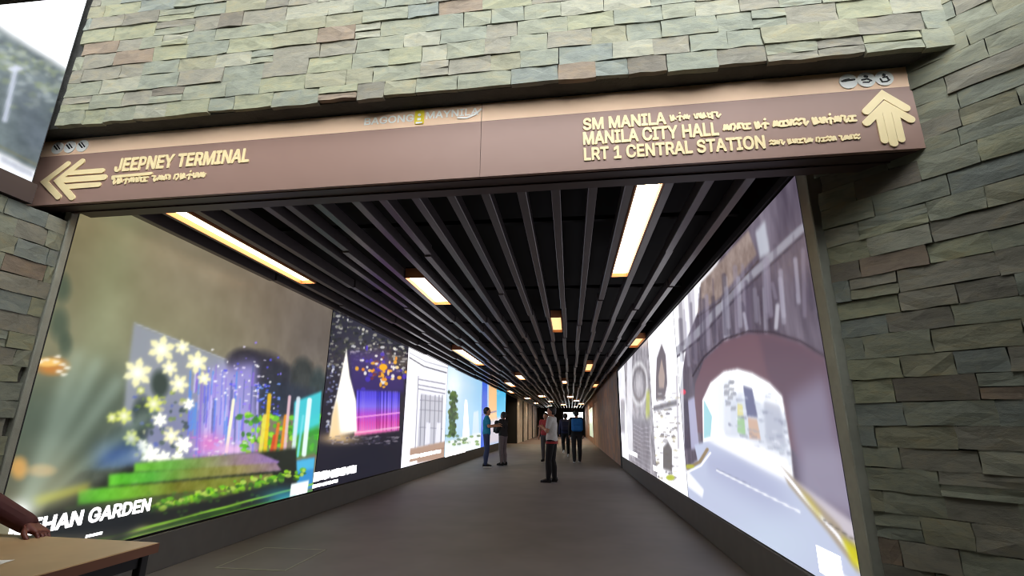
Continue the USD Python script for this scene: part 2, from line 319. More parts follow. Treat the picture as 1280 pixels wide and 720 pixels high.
class Pic:
    """A flat print on a side wall: painted on a grid of points of that wall, colours kept on the mesh's points."""
    def __init__(s, x, y0, y1, z0, z1, res):
        s.x, s.y0, s.y1, s.z0, s.z1 = x, y0, y1, z0, z1
        s.W, s.H = int((y1 - y0) * res) + 1, int((z1 - z0) * res) + 1
        s.Y, s.Z = np.meshgrid(np.linspace(y0, y1, s.W), np.linspace(z1, z0, s.H))
        s.PX, s.PY = to_px(np.stack([np.full_like(s.Y, x), s.Y, s.Z], -1))
        s.res = res; s.blur = .35 + res / 260; s.img = np.zeros((s.H, s.W, 3))
        s.U = (s.Y - y0) / (y1 - y0); s.V = (s.Z - z0) / (z1 - z0)
    def fill(s, c): s.img[:] = np.array(c, float)
    def put(s, m, c, a=1.0):
        c = np.asarray(c, float); m = np.clip(m * a, 0, 1)[..., None]
        s.img = s.img * (1 - m) + c * m
    def rast(s, pts): return [((y - s.y0) / (s.y1 - s.y0) * (s.W - 1), (s.z1 - z) / (s.z1 - s.z0) * (s.H - 1)) for y, z in pts]
    def meas(s, pts): return [on_x(px, py, s.x) for px, py in pts]
    def mask(s, pts, soft=0.6, local=False):
        k = 2; q = [(a * k + k / 2, b * k + k / 2) for a, b in s.rast(pts if local else s.meas(pts))]
        im = Image.new('L', (s.W * k, s.H * k)); ImageDraw.Draw(im).polygon(q, fill=255)
        if soft: im = im.filter(ImageFilter.GaussianBlur(soft * k))
        return np.asarray(im.resize((s.W, s.H), Image.BOX), float) / 255
    def poly(s, pts, c, soft=.6, a=1.0, local=False): s.put(s.mask(pts, soft, local), c, a)
    def blob(s, x, y, rx, ry, c, a=1.0, hard=2.0, rot=0):
        dx, dy = s.PX - x, s.PY - y
        if rot: dx, dy = dx * math.cos(rot) + dy * math.sin(rot), dy * math.cos(rot) - dx * math.sin(rot)
        d = (dx / rx) ** 2 + (dy / ry) ** 2
        s.put(np.clip((1 - d) * hard, 0, 1), c, a)
    def glow(s, x, y, rx, ry, c, a=1.0):
        s.put(np.exp(-((s.PX - x) / rx) ** 2 - ((s.PY - y) / ry) ** 2), c, a)
    def line(s, pts, w, c, a=1.0, soft=.7):
        d = np.full(s.PX.shape, 1e9)
        for (x0, y0), (x1, y1) in zip(pts[:-1], pts[1:]):
            L2 = (x1 - x0) ** 2 + (y1 - y0) ** 2 + 1e-9
            t = np.clip(((s.PX - x0) * (x1 - x0) + (s.PY - y0) * (y1 - y0)) / L2, 0, 1)
            d = np.minimum(d, np.hypot(s.PX - x0 - t * (x1 - x0), s.PY - y0 - t * (y1 - y0)))
        s.put(np.clip((w / 2 - d) / soft + .5, 0, 1), c, a)
    def noise(s, scale, seed=0, oct=4, sy=1.0): return meshkit.fbm(np.stack([s.Y * scale, s.Z * scale * sy, np.zeros_like(s.Y)], -1), oct, seed)
    def mottle(s, amp, scale, seed=0, m=None, sy=1.0):
        n = (s.noise(scale, seed, sy=sy) - .5)[..., None] * 2 * amp
        s.img = s.img + n * (1 if m is None else m[..., None])
    def build(s, parent, name='picture'):
        im = Image.fromarray(np.clip(s.img, 0, 255).astype(np.uint8)).filter(ImageFilter.GaussianBlur(s.blur))
        img = np.asarray(im, float) / 255
        col = np.where(img < .04045, img / 12.92, ((img + .055) / 1.055) ** 2.4)
        # prints are backlit: pure white runs over what the film holds
        col = col * (1 + .35 * np.clip((img.min(-1, keepdims=True) - .8) / .2, 0, 1))
        V = np.stack([np.full(s.Y.size, s.x), s.Y.ravel(), s.Z.ravel()], 1)
        i = np.arange(s.H - 1)[:, None] * s.W + np.arange(s.W - 1)[None]
        q = np.stack([i, i + 1, i + s.W + 1, i + s.W], -1).reshape(-1, 4)
        if s.x < 0: q = q[:, ::-1]
        # left wall faces +x, right wall faces -x
        a, b, c = V[q[0, 0]], V[q[0, 1]], V[q[0, 2]]
        if np.sign(np.cross(b - a, c - a)[0]) != (1 if s.x < 0 else -1): q = q[:, ::-1]
        m = usdkit.mesh(stage, P(parent) + '/' + numbered(P(parent), name), (V, q), M['picture'])
        UsdGeom.PrimvarsAPI(m).CreatePrimvar('picture', Sdf.ValueTypeNames.Color3fArray, 'vertex').Set(Vt.Vec3fArray.FromNumpy(col.reshape(-1, 3).astype(np.float32)))
        return m
def panel(y0, y1, z0, z1, left, label, res, group=None):
    x = XL if left else XR
    t = thing('picture_panel', label, 'lit picture panel', group)
    s = 1 if left else -1
    obj('housing', bx(x - s * .075, x - s * .004, y0 + .004, y1 - .004, z0 + .003, z1), M['housing'], t)
    return t, Pic(x, y0 + .012, y1 - .012, z0 + .012, z1 - .01, res)
def blocks(n=16):
    """a line of white print too small to read: close set letter blocks"""
    r = random.Random(n); x, o = 0, []
    for k in range(n):
        w = r.uniform(.03, .055); o.append(sbox(x, r.choice([0, 0, .006]), x + w, r.choice([.1, .1, .094]))); x += w + (-.001 if k % 6 != 5 else .02)
    o.append(sbox(0, .02, x - .02, .08))
    return prism(unary_union(o), 0, .002)
def caption(t, text, left, px, px2, cap_px, mat_='caption'):
    """white lettering on a panel: baseline starts at the measured point, cap height and length measured too"""
    x = XL if left else XR
    (ya, za), (yb, zb) = on_x(*px, x), on_x(*px2, x)
    m = heavy(text, .1, .002, 5) if text else blocks(); b = m.bounds
    h = abs(on_x(px[0], px[1] - cap_px, x)[1] - za)
    m.apply_scale([abs(yb - ya) / (b[1][0] - b[0][0]), h / .1, 1.0])
    m.apply_translation([-m.bounds[0][0], 0, 0])
    e = np.array([0, 1.0 if left else -1.0, 0]); n = np.array([1.0 if left else -1.0, 0, 0])
    return obj('caption', place(m, np.array([x, ya if left else max(ya, yb), za]) + n * .002, e, UP, n), M[mat_], t)
PY = (255, 250, 190)
def star(p, x, y, r, c=PY, rot=0.3):
    for k in range(6):
        a = rot + k * math.pi / 3
        ca, sa = math.cos(a), math.sin(a)
        tip = (x + r * ca, y + r * sa)
        q = [(x + r * .18 * -sa, y + r * .18 * ca), (x + r * .72 * ca + r * .24 * -sa, y + r * .72 * sa + r * .24 * ca), tip, (x + r * .72 * ca - r * .24 * -sa, y + r * .72 * sa - r * .24 * ca), (x - r * .18 * -sa, y - r * .18 * ca)]
        p.poly(q, c, .5)
    p.glow(x, y, r * .5, r * .5, (255, 255, 240), .9)

YB = [3.045, 7.2, 11.0, 14.85, 21.0, 29.0]
ZP0, ZP1 = .325, 3.03
# ---- left 1: night garden
t, p = panel(YB[0], YB[1], ZP0, ZP1, True, 'lit picture of a night garden with star lanterns and green terraces, nearest on left', 95)
p.fill((132, 122, 96))
p.glow(350, 380, 130, 130, (122, 106, 94), .8); p.glow(90, 300, 60, 80, (112, 94, 68), .8); p.glow(180, 470, 150, 130, (150, 150, 116), .75); p.glow(400, 440, 60, 90, (104, 96, 92), .8)
p.put(np.clip(p.noise(1.1, 3) * 2.2 - .9, 0, 1), (128, 124, 110), .35)
p.poly([(175, 250), (110, 250), (30, 560), (150, 480)], (146, 156, 116), 16, .6); p.poly([(100, 268), (135, 268), (80, 470), (50, 470)], (112, 100, 70), 10, .5)
p.poly([(30, 480), (165, 455), (190, 600), (10, 650)], (64, 82, 70), 12, .8)
for (x, y, rx, ry) in ((78, 360, 14, 24), (74, 405, 16, 28), (82, 430, 11, 20)): p.blob(x, y, rx, ry, (60, 78, 62), .75, 1.1)
p.mottle(12, 4, 12)
p.blob(66, 458, 25, 14, (206, 132, 54), .9, 1.2); p.blob(60, 453, 19, 6, (255, 206, 110), .95)
for q in ((50, 452), (58, 450), (70, 452), (78, 456), (74, 464), (84, 460), (80, 468), (72, 446)): p.blob(q[0], q[1], 5, 2, (255, 246, 226), 1)
# pale screen with stars
p.poly([(168, 404), (284, 450), (285, 575), (150, 575), (158, 480)], (150, 156, 168), 1.2, .95)
p.poly([(160, 520), (284, 480), (290, 580), (150, 580)], (128, 132, 172), 8, .75); p.line([(168, 404), (284, 450)], 1.2, (190, 196, 206), .8)
# dark trees
for (x, y, rx, ry, c) in ((325, 470, 40, 36, (40, 40, 56)), (305, 452, 26, 20, (44, 42, 54)), (352, 480, 24, 30, (42, 46, 58)), (378, 472, 18, 30, (56, 62, 62)), (398, 490, 14, 36, (52, 66, 68)), (342, 500, 70, 26, (40, 50, 66))):
    p.blob(x, y, rx, ry, c, .95, 1.6)
p.mottle(14, 9, 5, p.mask([(270, 430), (410, 450), (405, 530), (270, 530)], 8))
for (x, y, rx, ry) in ((178, 520, 16, 30), (200, 480, 14, 22), (150, 560, 20, 30), (165, 545, 22, 20)): p.blob(x, y, rx, ry, (40, 56, 46), .85, 1.3)
# blue and purple light show
p.poly([(262, 462), (320, 452), (320, 575), (240, 578)], (168, 160, 232), 6, .9); p.glow(278, 528, 34, 38, (196, 186, 255), .5)
r = random.Random(3)
for k in range(70):
    x = r.uniform(236, 324); y0 = r.uniform(455, 530); y1 = y0 + r.uniform(15, 60)
    p.line([(x, y0), (x - 2, y1)], r.uniform(.8, 2.6), r.choice([(110, 120, 236), (190, 180, 250), (90, 150, 240), (214, 206, 255), (140, 110, 220), (90, 100, 160)]), .75)
for k in range(80):
    x, y = r.gauss(306, 22), r.gauss(478, 20); p.blob(x, y, r.uniform(1, 3), r.uniform(.8, 1.8), r.choice([(150, 130, 255), (235, 225, 255), (90, 90, 240), (255, 255, 255)]), .9)
for k in range(50): p.blob(r.uniform(320, 350), r.uniform(480, 520), r.uniform(1, 3), 1.2, r.choice([(70, 90, 230), (120, 160, 255), (60, 60, 160)]), .9)
p.line([(292, 500), (283, 565)], 4, (255, 250, 215), .95); p.glow(262, 555, 16, 14, (236, 120, 200), .8); p.glow(290, 562, 22, 8, (255, 200, 240), .8)
# lit foliage and coloured columns
for k in range(120):
    x, y = r.uniform(298, 404), r.uniform(518, 568); p.blob(x, y, r.uniform(2, 6), r.uniform(2, 5), r.choice([(120, 226, 40), (90, 190, 30), (170, 236, 60), (60, 130, 40)]), .85, 2)
p.poly([(368, 502), (402, 489), (399, 535), (366, 548)], (70, 214, 226), 1.5, .95); p.poly([(368, 545), (399, 530), (396, 566), (364, 574)], (60, 170, 60), 2, .7)
for (x, y0, y1, w, c) in ((333, 494, 578, 5, (255, 206, 30)), (327, 520, 578, 5, (250, 232, 90)), (344, 530, 580, 4, (240, 120, 40)), (353, 520, 578, 4, (250, 150, 40)), (358, 496, 572, 4, (244, 200, 210)), (369, 498, 572, 5, (225, 240, 250)), (383, 500, 568, 6, (240, 255, 255)), (375, 520, 570, 3, (120, 230, 240)), (339, 545, 582, 4, (226, 70, 40))):
    p.line([(x + 4, y0), (x - 3, y1)], w, c, .9, 1.6)
p.poly([(368, 577), (393, 572), (390, 610), (362, 616)], (56, 150, 220), 1, .95); p.poly([(368, 577), (393, 572), (392, 586), (366, 590)], (90, 200, 240), 1.5, .8)
# stars
for k in range(90):
    x, y = r.uniform(165, 235), r.uniform(490, 575); p.blob(x, y, r.uniform(1.5, 5), r.uniform(1.5, 4), r.choice([(190, 206, 80), (120, 150, 60), (60, 84, 60), (230, 226, 170), (70, 90, 190), (40, 60, 50)]), .6)
for k in range(60): x, y = r.uniform(235, 325), r.uniform(545, 574); p.blob(x, y, r.uniform(1, 4), r.uniform(.8, 2), r.choice([(255, 210, 240), (230, 120, 210), (255, 255, 255), (200, 180, 255)]), .7)
for (x, y, rr) in ((172, 466, 19), (202, 437, 18), (228, 434, 10), (246, 453, 15), (212, 460, 11), (224, 480, 13), (255, 473, 9), (214, 545, 11)): star(p, x, y, rr, rot=.2 + x * .07)
for (x, y, rr) in ((155, 520, 11), (164, 548, 11), (192, 505, 12), (140, 522, 7), (176, 488, 5)): star(p, x, y, rr, (222, 232, 90), .5 + x)
for (x, y, rr) in ((200, 525, 10), (236, 505, 8), (188, 568, 14), (205, 572, 10), (229, 556, 12), (222, 572, 9), (178, 556, 8)): star(p, x, y, rr, (255, 255, 240), .1 + y)
p.poly([(120, 560), (170, 552), (172, 584), (120, 590)], (58, 96, 176), 6, .8)
# terraces
def band(p, pts, cols, soft=.8):
    m = p.mask(pts, soft); x0, x1 = min(q[0] for q in pts), max(q[0] for q in pts)
    tt = np.clip((p.PX - x0) / (x1 - x0), 0, 1)[..., None] * (len(cols) - 1)
    c = np.array(cols, float); i = np.clip(tt.astype(int), 0, len(cols) - 2)[..., 0]; f = tt[..., 0] - i
    col = c[i] * (1 - f[..., None]) + c[i + 1] * f[..., None]
    p.put(m, col)
p.poly([(100, 590), (370, 560), (372, 640), (40, 670), (60, 625)], (36, 42, 34), 1.5)
band(p, [(168, 580), (322, 566), (350, 577), (340, 584), (168, 590)], [(110, 196, 50), (100, 170, 60), (140, 150, 90), (160, 130, 150), (150, 120, 190)])
band(p, [(136, 593), (345, 578), (352, 588), (136, 608)], [(96, 200, 40), (90, 180, 60), (130, 140, 60), (150, 140, 80), (150, 120, 150)])
band(p, [(98, 612), (340, 592), (350, 602), (98, 632)], [(80, 196, 40), (120, 190, 50), (120, 120, 40), (130, 140, 50), (120, 110, 70)])
band(p, [(80, 634), (300, 607), (345, 606), (200, 640), (90, 652)], [(70, 90, 50), (90, 110, 60), (70, 80, 44), (120, 130, 60), (60, 80, 40)])
p.mottle(20, 14, 8, p.mask([(98, 580), (350, 566), (350, 604), (98, 634)], 2))
for k in range(150):
    tt = r.random(); x = 190 + 190 * tt; y = 634 - 44 * tt + r.gauss(0, 3.4); p.blob(x, y, r.uniform(2, 6), r.uniform(1.5, 3.4), r.choice([(160, 226, 40), (110, 190, 40), (190, 220, 90), (60, 110, 36)]), .9)
p.poly([(180, 644), (368, 598), (372, 622), (190, 660)], (32, 34, 34), 3, .9)
for k in range(40): p.blob(r.uniform(185, 368), r.uniform(625, 655) - 10, r.uniform(2, 5), 2, (70, 130, 40), .4)
p.poly([(150, 676), (392, 612), (396, 626), (300, 650), (180, 680)], (92, 160, 40), 1.2)
p.line([(120, 676), (395, 604)], 2.4, (150, 214, 60), .9); p.line([(165, 674), (396, 620)], 3, (180, 230, 70), .9); p.line([(140, 676), (300, 632)], 3, (44, 80, 34), .9)
p.glow(360, 622, 30, 12, (60, 160, 190), .8)
# jets of light at the left
p.poly([(8, 646), (40, 596), (70, 560), (120, 620), (60, 650)], (140, 132, 96), 8, .6); p.blob(24, 585, 14, 18, (230, 170, 90), .85, 1.2); p.blob(52, 588, 22, 10, (226, 168, 100), .7, 1.2)
p.poly([(40, 622), (110, 604), (112, 610), (46, 632)], (200, 190, 50), 2, .8)
for a in ((150, 475), (98, 440), (185, 520), (122, 450), (186, 560)): p.poly([(16, 648), (26, 648), (a[0] + 9, a[1]), (a[0] - 5, a[1] - 6)], (206, 228, 212), 4, .4)
p.glow(24, 640, 16, 14, (255, 255, 250), 1)
p.poly([(30, 650), (100, 632), (200, 634), (150, 676), (30, 676)], (26, 30, 36), 3, .85)
p.poly([(364, 605), (386, 600), (384, 617), (362, 621)], (240, 250, 250), .8)
p.build(t)
caption(t, 'MEHAN GARDEN', True, (8, 674), (185, 647), 19); caption(t, '', True, (106, 673), (127, 669), 4)
# ---- left 2: night fountain
t, p = panel(YB[1], YB[2], ZP0, ZP1, True, 'lit picture of a white fountain and blue and magenta lights at night', 70)
p.fill((34, 32, 46)); p.glow(455, 430, 60, 50, (70, 70, 84), .7); p.glow(460, 580, 60, 40, (26, 28, 44), .9)
r = random.Random(9)
for k in range(330):
    x = r.uniform(408, 510); y = r.uniform(385 + (x - 408) * .5, 460 + (x - 408) * .15); g = r.uniform(120, 250)
    p.blob(x, y, r.uniform(1, 4), r.uniform(.8, 2.2), r.choice([(g, g, g * .98), (g, g * .98, g * .9), (60, 64, 60), (40, 44, 44), (96, 96, 84)]), .8)
for k in range(60): p.blob(r.uniform(408, 424), r.uniform(450, 545), r.uniform(1, 3), r.uniform(.8, 2), r.choice([(150, 160, 200), (230, 230, 240), (90, 90, 140)]), .8)
p.poly([(436, 440), (480, 440), (505, 470), (505, 490), (440, 492)], (60, 44, 120), 4, .8)
for k in range(70): p.blob(r.gauss(478, 15), r.gauss(462, 10), r.uniform(1.5, 4), r.uniform(1.5, 4), r.choice([(250, 180, 50), (255, 220, 150), (245, 240, 230), (120, 50, 60), (70, 50, 190), (250, 150, 40)]), .9)
p.blob(479, 459, 6, 5, (255, 180, 20))
m = p.mask([(446, 487), (500, 490), (499, 538), (443, 545)], 1.2); f = np.clip((p.PY - 487) / 52, 0, 1)[..., None]
cc = np.array([(60, 50, 200), (80, 70, 230), (130, 110, 240), (190, 60, 200), (236, 70, 170), (255, 120, 190)], float); q = f[..., 0] * 5; i = np.clip(q.astype(int), 0, 4); col = cc[i] + (cc[i + 1] - cc[i]) * (q - i)[..., None]
p.put(m, col)
for k in range(26): x = 447 + k * 2.05; p.line([(x, 489), (x - 1, 538)], .9, r.choice([(30, 20, 90), (150, 130, 255), (190, 170, 255)]), .5)
p.line([(444, 522), (499, 516)], 2, (250, 170, 240), .9); p.line([(444, 541), (499, 534)], 2, (255, 200, 230), .8)
p.poly([(433, 436), (437, 470), (445, 500), (446, 540), (412, 548), (415, 520), (424, 480)], (255, 250, 240), 1.2)
p.poly([(412, 548), (415, 520), (421, 500), (425, 545)], (255, 220, 160), 2.5, .8); p.glow(424, 548, 22, 7, (255, 214, 150), .8)
for k in range(60): p.blob(r.uniform(412, 500), r.uniform(545, 556), r.uniform(1.5, 5), .9, r.choice([(120, 110, 130), (180, 170, 180), (70, 66, 90)]), .6)
p.build(t)
caption(t, '', True, (391, 603), (445, 591), 12); caption(t, '', True, (390, 611), (422, 603), 5)
# ---- left 3: white classical building
t, p = panel(YB[2], YB[3], ZP0, ZP1, True, 'lit picture of a white classical building entrance above tan steps', 55)
p.fill((236, 236, 246)); p.glow(520, 440, 30, 30, (252, 252, 255), 1)
p.line([(512, 447), (530, 458), (558, 466)], 1.2, (70, 70, 84), .9); p.line([(512, 441), (532, 452), (560, 460)], 1, (170, 170, 184), .8)
for y in (474, 481, 486): p.line([(523, y), (556, y + 6)], 1.2, (110, 110, 130), .7)
p.poly([(526, 492), (554, 497), (552, 555), (522, 558)], (206, 206, 218), 1)
for x in (527, 532, 538, 544, 549, 553): p.line([(x, 494), (x - 2, 557)], .9, (128, 128, 146), .8)
for y in (500, 512, 534): p.line([(525, y), (553, y + 2)], .9, (130, 130, 150), .7)
for x in (533, 546): p.poly([(x, 528), (x + 5, 529), (x + 4, 555), (x - 2, 556)], (228, 228, 240), .8)
p.poly([(515, 470), (522, 472), (518, 560), (512, 560)], (255, 255, 255), 1); p.line([(523, 470), (519, 560)], 1, (160, 160, 176), .8)
p.poly([(513, 561), (560, 551), (560, 572), (512, 580)], (190, 158, 140), 1); p.poly([(506, 590), (560, 572), (560, 585), (506, 600)], (186, 150, 132), 1); p.line([(513, 570), (560, 559)], 1, (150, 112, 96), .8)
p.build(t)
caption(t, '', True, (506, 576), (551, 566), 6); caption(t, '', True, (506, 583), (521, 579), 4)
# ---- left 4 and 5
t, p = panel(YB[3], YB[4], ZP0, ZP1, True, 'lit picture of a pale blue sky with dark green tree and white monument', 36)
p.fill((190, 226, 250)); p.glow(566, 480, 14, 30, (236, 246, 255), .9); p.glow(600, 500, 10, 50, (150, 206, 246), .7)
for k in range(130): p.blob(random.Random(k).gauss(566, 2.4), random.Random(k + 99).uniform(490, 545), 2, 2.6, [(60, 92, 50), (40, 66, 44), (90, 120, 60)][k % 3], .85)
p.poly([(581, 500), (584, 500), (587, 545), (578, 548)], (250, 252, 255), .6); p.poly([(592, 515), (598, 513), (599, 545), (590, 548)], (220, 234, 250), .8, .8)
p.poly([(556, 553), (604, 540), (604, 565), (556, 575)], (236, 240, 240), 1.5, .9)
for k in range(30): rr = random.Random(k + 5); p.blob(rr.uniform(558, 600), rr.uniform(543, 556), 3, 1.6, [(120, 160, 80), (240, 246, 240), (90, 120, 90)][k % 3], .8)
p.build(t); caption(t, '', True, (556, 572), (582, 563), 5)
t, p = panel(YB[4], YB[5], ZP0, ZP1, True, 'lit picture with deep blue and orange bands, last of the left row', 24)
p.fill((170, 206, 250)); p.poly([(599, 470), (609, 476), (609, 560), (599, 562)], (70, 110, 226), 1); p.poly([(611, 480), (622, 486), (622, 530), (611, 532)], (246, 196, 140), 1.2); p.poly([(621, 485), (633, 491), (633, 520), (621, 522)], (70, 190, 236), 1); p.poly([(610, 526), (633, 520), (633, 550), (610, 556)], (214, 206, 216), 1.5); p.line([(598, 520), (620, 514)], 1.4, (60, 70, 160), .8)
p.build(t)
# ---- right 1: stone arch over a road
RB = [3.245, 7.45, 10.0, 14.5, 16.35]
t, p = panel(RB[0], RB[1], ZB, ZC - .01, False, 'lit picture of a dark stone arch over a pale road, nearest on the right', 95)
p.fill((104, 95, 110)); p.mottle(30, 3.2, 2, sy=.5); p.mottle(30, 9, 4, sy=.25)
p.poly([(840, 470), (842, 388), (900, 322), (860, 420), (848, 500)], (250, 250, 255), 1)
p.poly([(838, 380), (898, 318), (868, 362), (846, 410)], (252, 252, 255), 1)
# weathered wall streaks, brick parapet, cornice
r = random.Random(4)
p.poly([(872, 392), (876, 354), (935, 288), (946, 318), (900, 372)], (152, 134, 128), 1.2); p.mottle(30, 9, 8, p.mask([(872, 392), (876, 354), (935, 288), (946, 318), (900, 372)], 1))
p.poly([(944, 290), (956, 276), (962, 316), (950, 324)], (196, 200, 212), 1.5, .9)
p.line([(845, 440), (870, 418), (920, 362), (1004, 284)], 9, (168, 168, 180), .8, 2); p.line([(846, 446), (874, 424), (924, 368), (1006, 292)], 2.4, (66, 60, 74), .8)
p.line([(872, 396), (905, 374), (948, 326)], 1.6, (70, 58, 58), .8)
for k in range(70):
    x = r.uniform(848, 1030); yb = 398 - 60 * math.exp(-((x - 1000) / 70) ** 2); p.line([(x, yb + r.uniform(-50, 10)), (x + r.uniform(2, 5), yb + r.uniform(20, 60))], r.uniform(1.5, 6), r.choice([(190, 188, 206), (80, 72, 90), (150, 142, 162), (96, 86, 106), (70, 64, 80)]), r.uniform(.25, .6), 2)
p.line([(972, 382), (970, 410)], 5, (214, 214, 226), .7, 2); p.line([(930, 392), (934, 414)], 4, (200, 198, 216), .6, 2)
# arch: mauve vault
p.poly([(868, 520), (869, 480), (880, 450), (905, 426), (935, 417), (965, 418), (1000, 430), (1030, 448), (1062, 640), (1050, 645), (990, 560), (868, 540)], (116, 88, 100), 1.2)
p.poly([(948, 418), (1000, 430), (1032, 450), (1062, 640), (1045, 645), (990, 520), (960, 470)], (98, 78, 94), 3, .8)
p.poly([(985, 500), (1030, 470), (1066, 650), (1000, 618)], (140, 132, 156), 5, .85); p.poly([(1004, 560), (1050, 560), (1066, 648), (1005, 620)], (160, 154, 176), 4, .7)
p.line([(866, 470), (880, 446), (905, 424), (935, 414), (965, 415), (1000, 426), (1032, 446)], 2.2, (54, 44, 56), .9)
# bright mouth of the arch and the street behind
mouth = [(879, 560), (878, 500), (888, 478), (905, 464), (922, 461), (940, 466), (962, 478), (978, 495), (988, 560), (992, 600), (940, 590), (900, 575)]
p.poly(mouth, (250, 252, 255), 1)
mm = p.mask(mouth, 1)
def inm(pts, c, a=1, soft=.8): p.put(p.mask(pts, soft) * mm, c, a)
inm([(905, 500), (925, 488), (985, 520), (990, 590), (940, 575), (905, 545)], (206, 212, 228), .8, 3)
inm([(929, 482), (940, 486), (947, 522), (934, 520)], (104, 106, 142), .9); inm([(935, 522), (946, 524), (951, 550), (937, 548)], (214, 176, 152), .85); inm([(955, 500), (975, 506), (982, 560), (958, 552)], (176, 180, 200), .6, 2); inm([(896, 478), (912, 468), (914, 540), (898, 540)], (222, 226, 236), .7, 2); inm([(880, 500), (890, 520), (888, 546), (880, 548)], (150, 214, 226), .8)
inm([(922, 520), (930, 522), (932, 545), (922, 540)], (150, 200, 130), .7); inm([(922, 505), (928, 506), (929, 520), (922, 520)], (236, 226, 130), .7)
for k in range(90):
    x, y = r.uniform(905, 990), r.uniform(490, 580); p.put(p.mask([(x, y), (x + r.uniform(2, 10), y + 1.5), (x + r.uniform(2, 9), y + 3.2), (x, y + 2)], .6) * mm, r.choice([(160, 166, 186), (236, 240, 250), (120, 124, 150), (190, 200, 216)]), .7)
for k in range(10): x = r.uniform(905, 915); y = r.uniform(468, 510); p.put(p.mask([(x, y), (x + 6, y), (x + 5, y + 4), (x - 1, y + 4)], .6) * mm, (150, 152, 164), .7)
# figures by the left pier
p.poly([(853, 500), (862, 500), (866, 560), (854, 562)], (70, 62, 80), 1.5, .9); p.poly([(860, 500), (868, 496), (874, 560), (864, 562)], (188, 188, 220), 1.5, .9); p.blob(854, 490, 4, 4, (226, 60, 90)); p.poly([(850, 440), (853, 440), (856, 560), (850, 560)], (230, 232, 240), 1, .8)
# road
road = [(868, 556), (895, 548), (930, 556), (975, 582), (1010, 624), (1040, 664), (1092, 730), (1000, 730), (940, 690), (850, 612), (852, 590), (872, 575)]
p.poly(road, (198, 206, 232), 1.2); p.poly([(884, 566), (930, 572), (968, 600), (1000, 640), (960, 640), (884, 590)], (168, 172, 206), 8, .55); p.glow(960, 680, 60, 40, (206, 220, 240), .7)
p.poly([(880, 548), (930, 548), (985, 575), (992, 606), (940, 580)], (250, 250, 255), 2.5, .9)
p.line([(896, 588), (940, 610), (1000, 640)], 2.2, (244, 246, 252), .9); p.line([(896, 586), (938, 606)], .9, (120, 124, 150), .6)
p.poly([(985, 594), (1066, 652), (1076, 690), (1040, 650), (990, 606)], (206, 198, 208), 1.2); p.poly([(975, 582), (990, 596), (1050, 658), (1078, 712), (1072, 716), (1034, 664), (986, 606)], (178, 164, 146), 1.2)
p.line([(976, 586), (1010, 628), (1046, 668), (1086, 724)], 4, (246, 246, 252), .95)
p.poly([(1000, 612), (1012, 622), (1030, 646), (1022, 646)], (206, 190, 100), 1.6, .8); p.poly([(1052, 672), (1068, 680), (1080, 712), (1066, 706)], (214, 206, 40), 1.6, .95); p.line([(1030, 650), (1070, 676)], 1.4, (90, 84, 80), .8)
p.line([(855, 588), (875, 577), (884, 562)], 4, (150, 126, 90), .9); p.blob(862, 583, 7, 3, (190, 190, 70), .9); p.line([(852, 594), (876, 582), (888, 566)], 2.4, (250, 250, 255), .9)
p.poly([(848, 575), (880, 612), (878, 622), (846, 598)], (240, 242, 250), 1.6, .9); p.poly([(1028, 700), (1062, 724), (1060, 732), (1028, 716)], (250, 250, 255), 1)
p.build(t)
obj('caption_plate', place(prism(sbox(0, 0, .30, .16), 0, .003), np.array([XR - .001, 3.75, .39]), np.array([0, -1.0, 0]), UP, np.array([-1.0, 0, 0])), M['caption'], t)
# ---- right 2..4
t, p = panel(RB[1], RB[2], ZB, ZC - .01, False, 'lit picture of a dark gothic ruin on white, second on the right', 60)
p.fill((246, 246, 252))
p.poly([(820, 475), (821, 448), (827, 430), (832, 444), (834, 480), (830, 500), (820, 500)], (120, 112, 120), 1); p.poly([(823, 470), (827, 448), (831, 470), (830, 485), (824, 485)], (200, 180, 170), 1, .8)
r = random.Random(8)
for k in range(120):
    x, y = r.uniform(816, 848), r.uniform(490, 600); p.blob(x, y, r.uniform(1, 4), r.uniform(.8, 2), r.choice([(110, 104, 110), (190, 186, 190), (240, 238, 236), (150, 140, 130), (226, 220, 190)]), .75)
p.poly([(817, 508), (846, 500), (846, 506), (817, 514)], (90, 86, 96), 1, .8); p.poly([(829, 560), (835, 552), (840, 562), (840, 590), (829, 586)], (96, 90, 90), 1, .85); p.blob(838, 597, 6, 4, (190, 200, 60), .9); p.line([(846, 470), (848, 560)], 2, (196, 192, 200), .8)
p.build(t); caption(t, '', False, (817, 588), (832, 598), 7)
t, p = panel(RB[2], RB[3], ZB, ZC - .01, False, 'lit picture of a pale grey carved stone medallion, third on the right', 45)
p.fill((168, 164, 172)); p.mottle(50, 4, 3); p.mottle(30, 11, 6)
p.poly([(784, 440), (790, 440), (791, 570), (783, 566)], (240, 240, 246), 1.5, .8)
d = ((p.PX - 799) / 10) ** 2 + ((p.PY - 480) / 26) ** 2
p.put(np.clip(1 - np.abs(d - 1) * 2.4, 0, 1), (230, 230, 234), .8); p.put(np.clip(1 - np.abs(d - .55) * 4, 0, 1), (90, 86, 92), .6); p.glow(799, 480, 5, 14, (226, 224, 230), .7)
p.poly([(808, 490), (812, 488), (812, 520), (807, 522)], (200, 210, 90), 2, .7); p.poly([(790, 520), (812, 528), (812, 592), (794, 578)], (120, 114, 124), 3, .6)
for k in range(10): p.line([(792, 530 + k * 5), (802, 536 + k * 5), (813, 534 + k * 6)], 1, (214, 210, 220), .6)
p.build(t); caption(t, '', False, (784, 566), (797, 575), 5)
t, p = panel(RB[3], RB[4], ZB, ZC - .01, False, 'narrow white lit picture, last of the right row', 40)
p.fill((236, 236, 244)); p.mottle(26, 5, 3); p.poly([(776, 500), (781, 500), (781, 540), (776, 540)], (150, 146, 156), 2, .7); p.build(t)
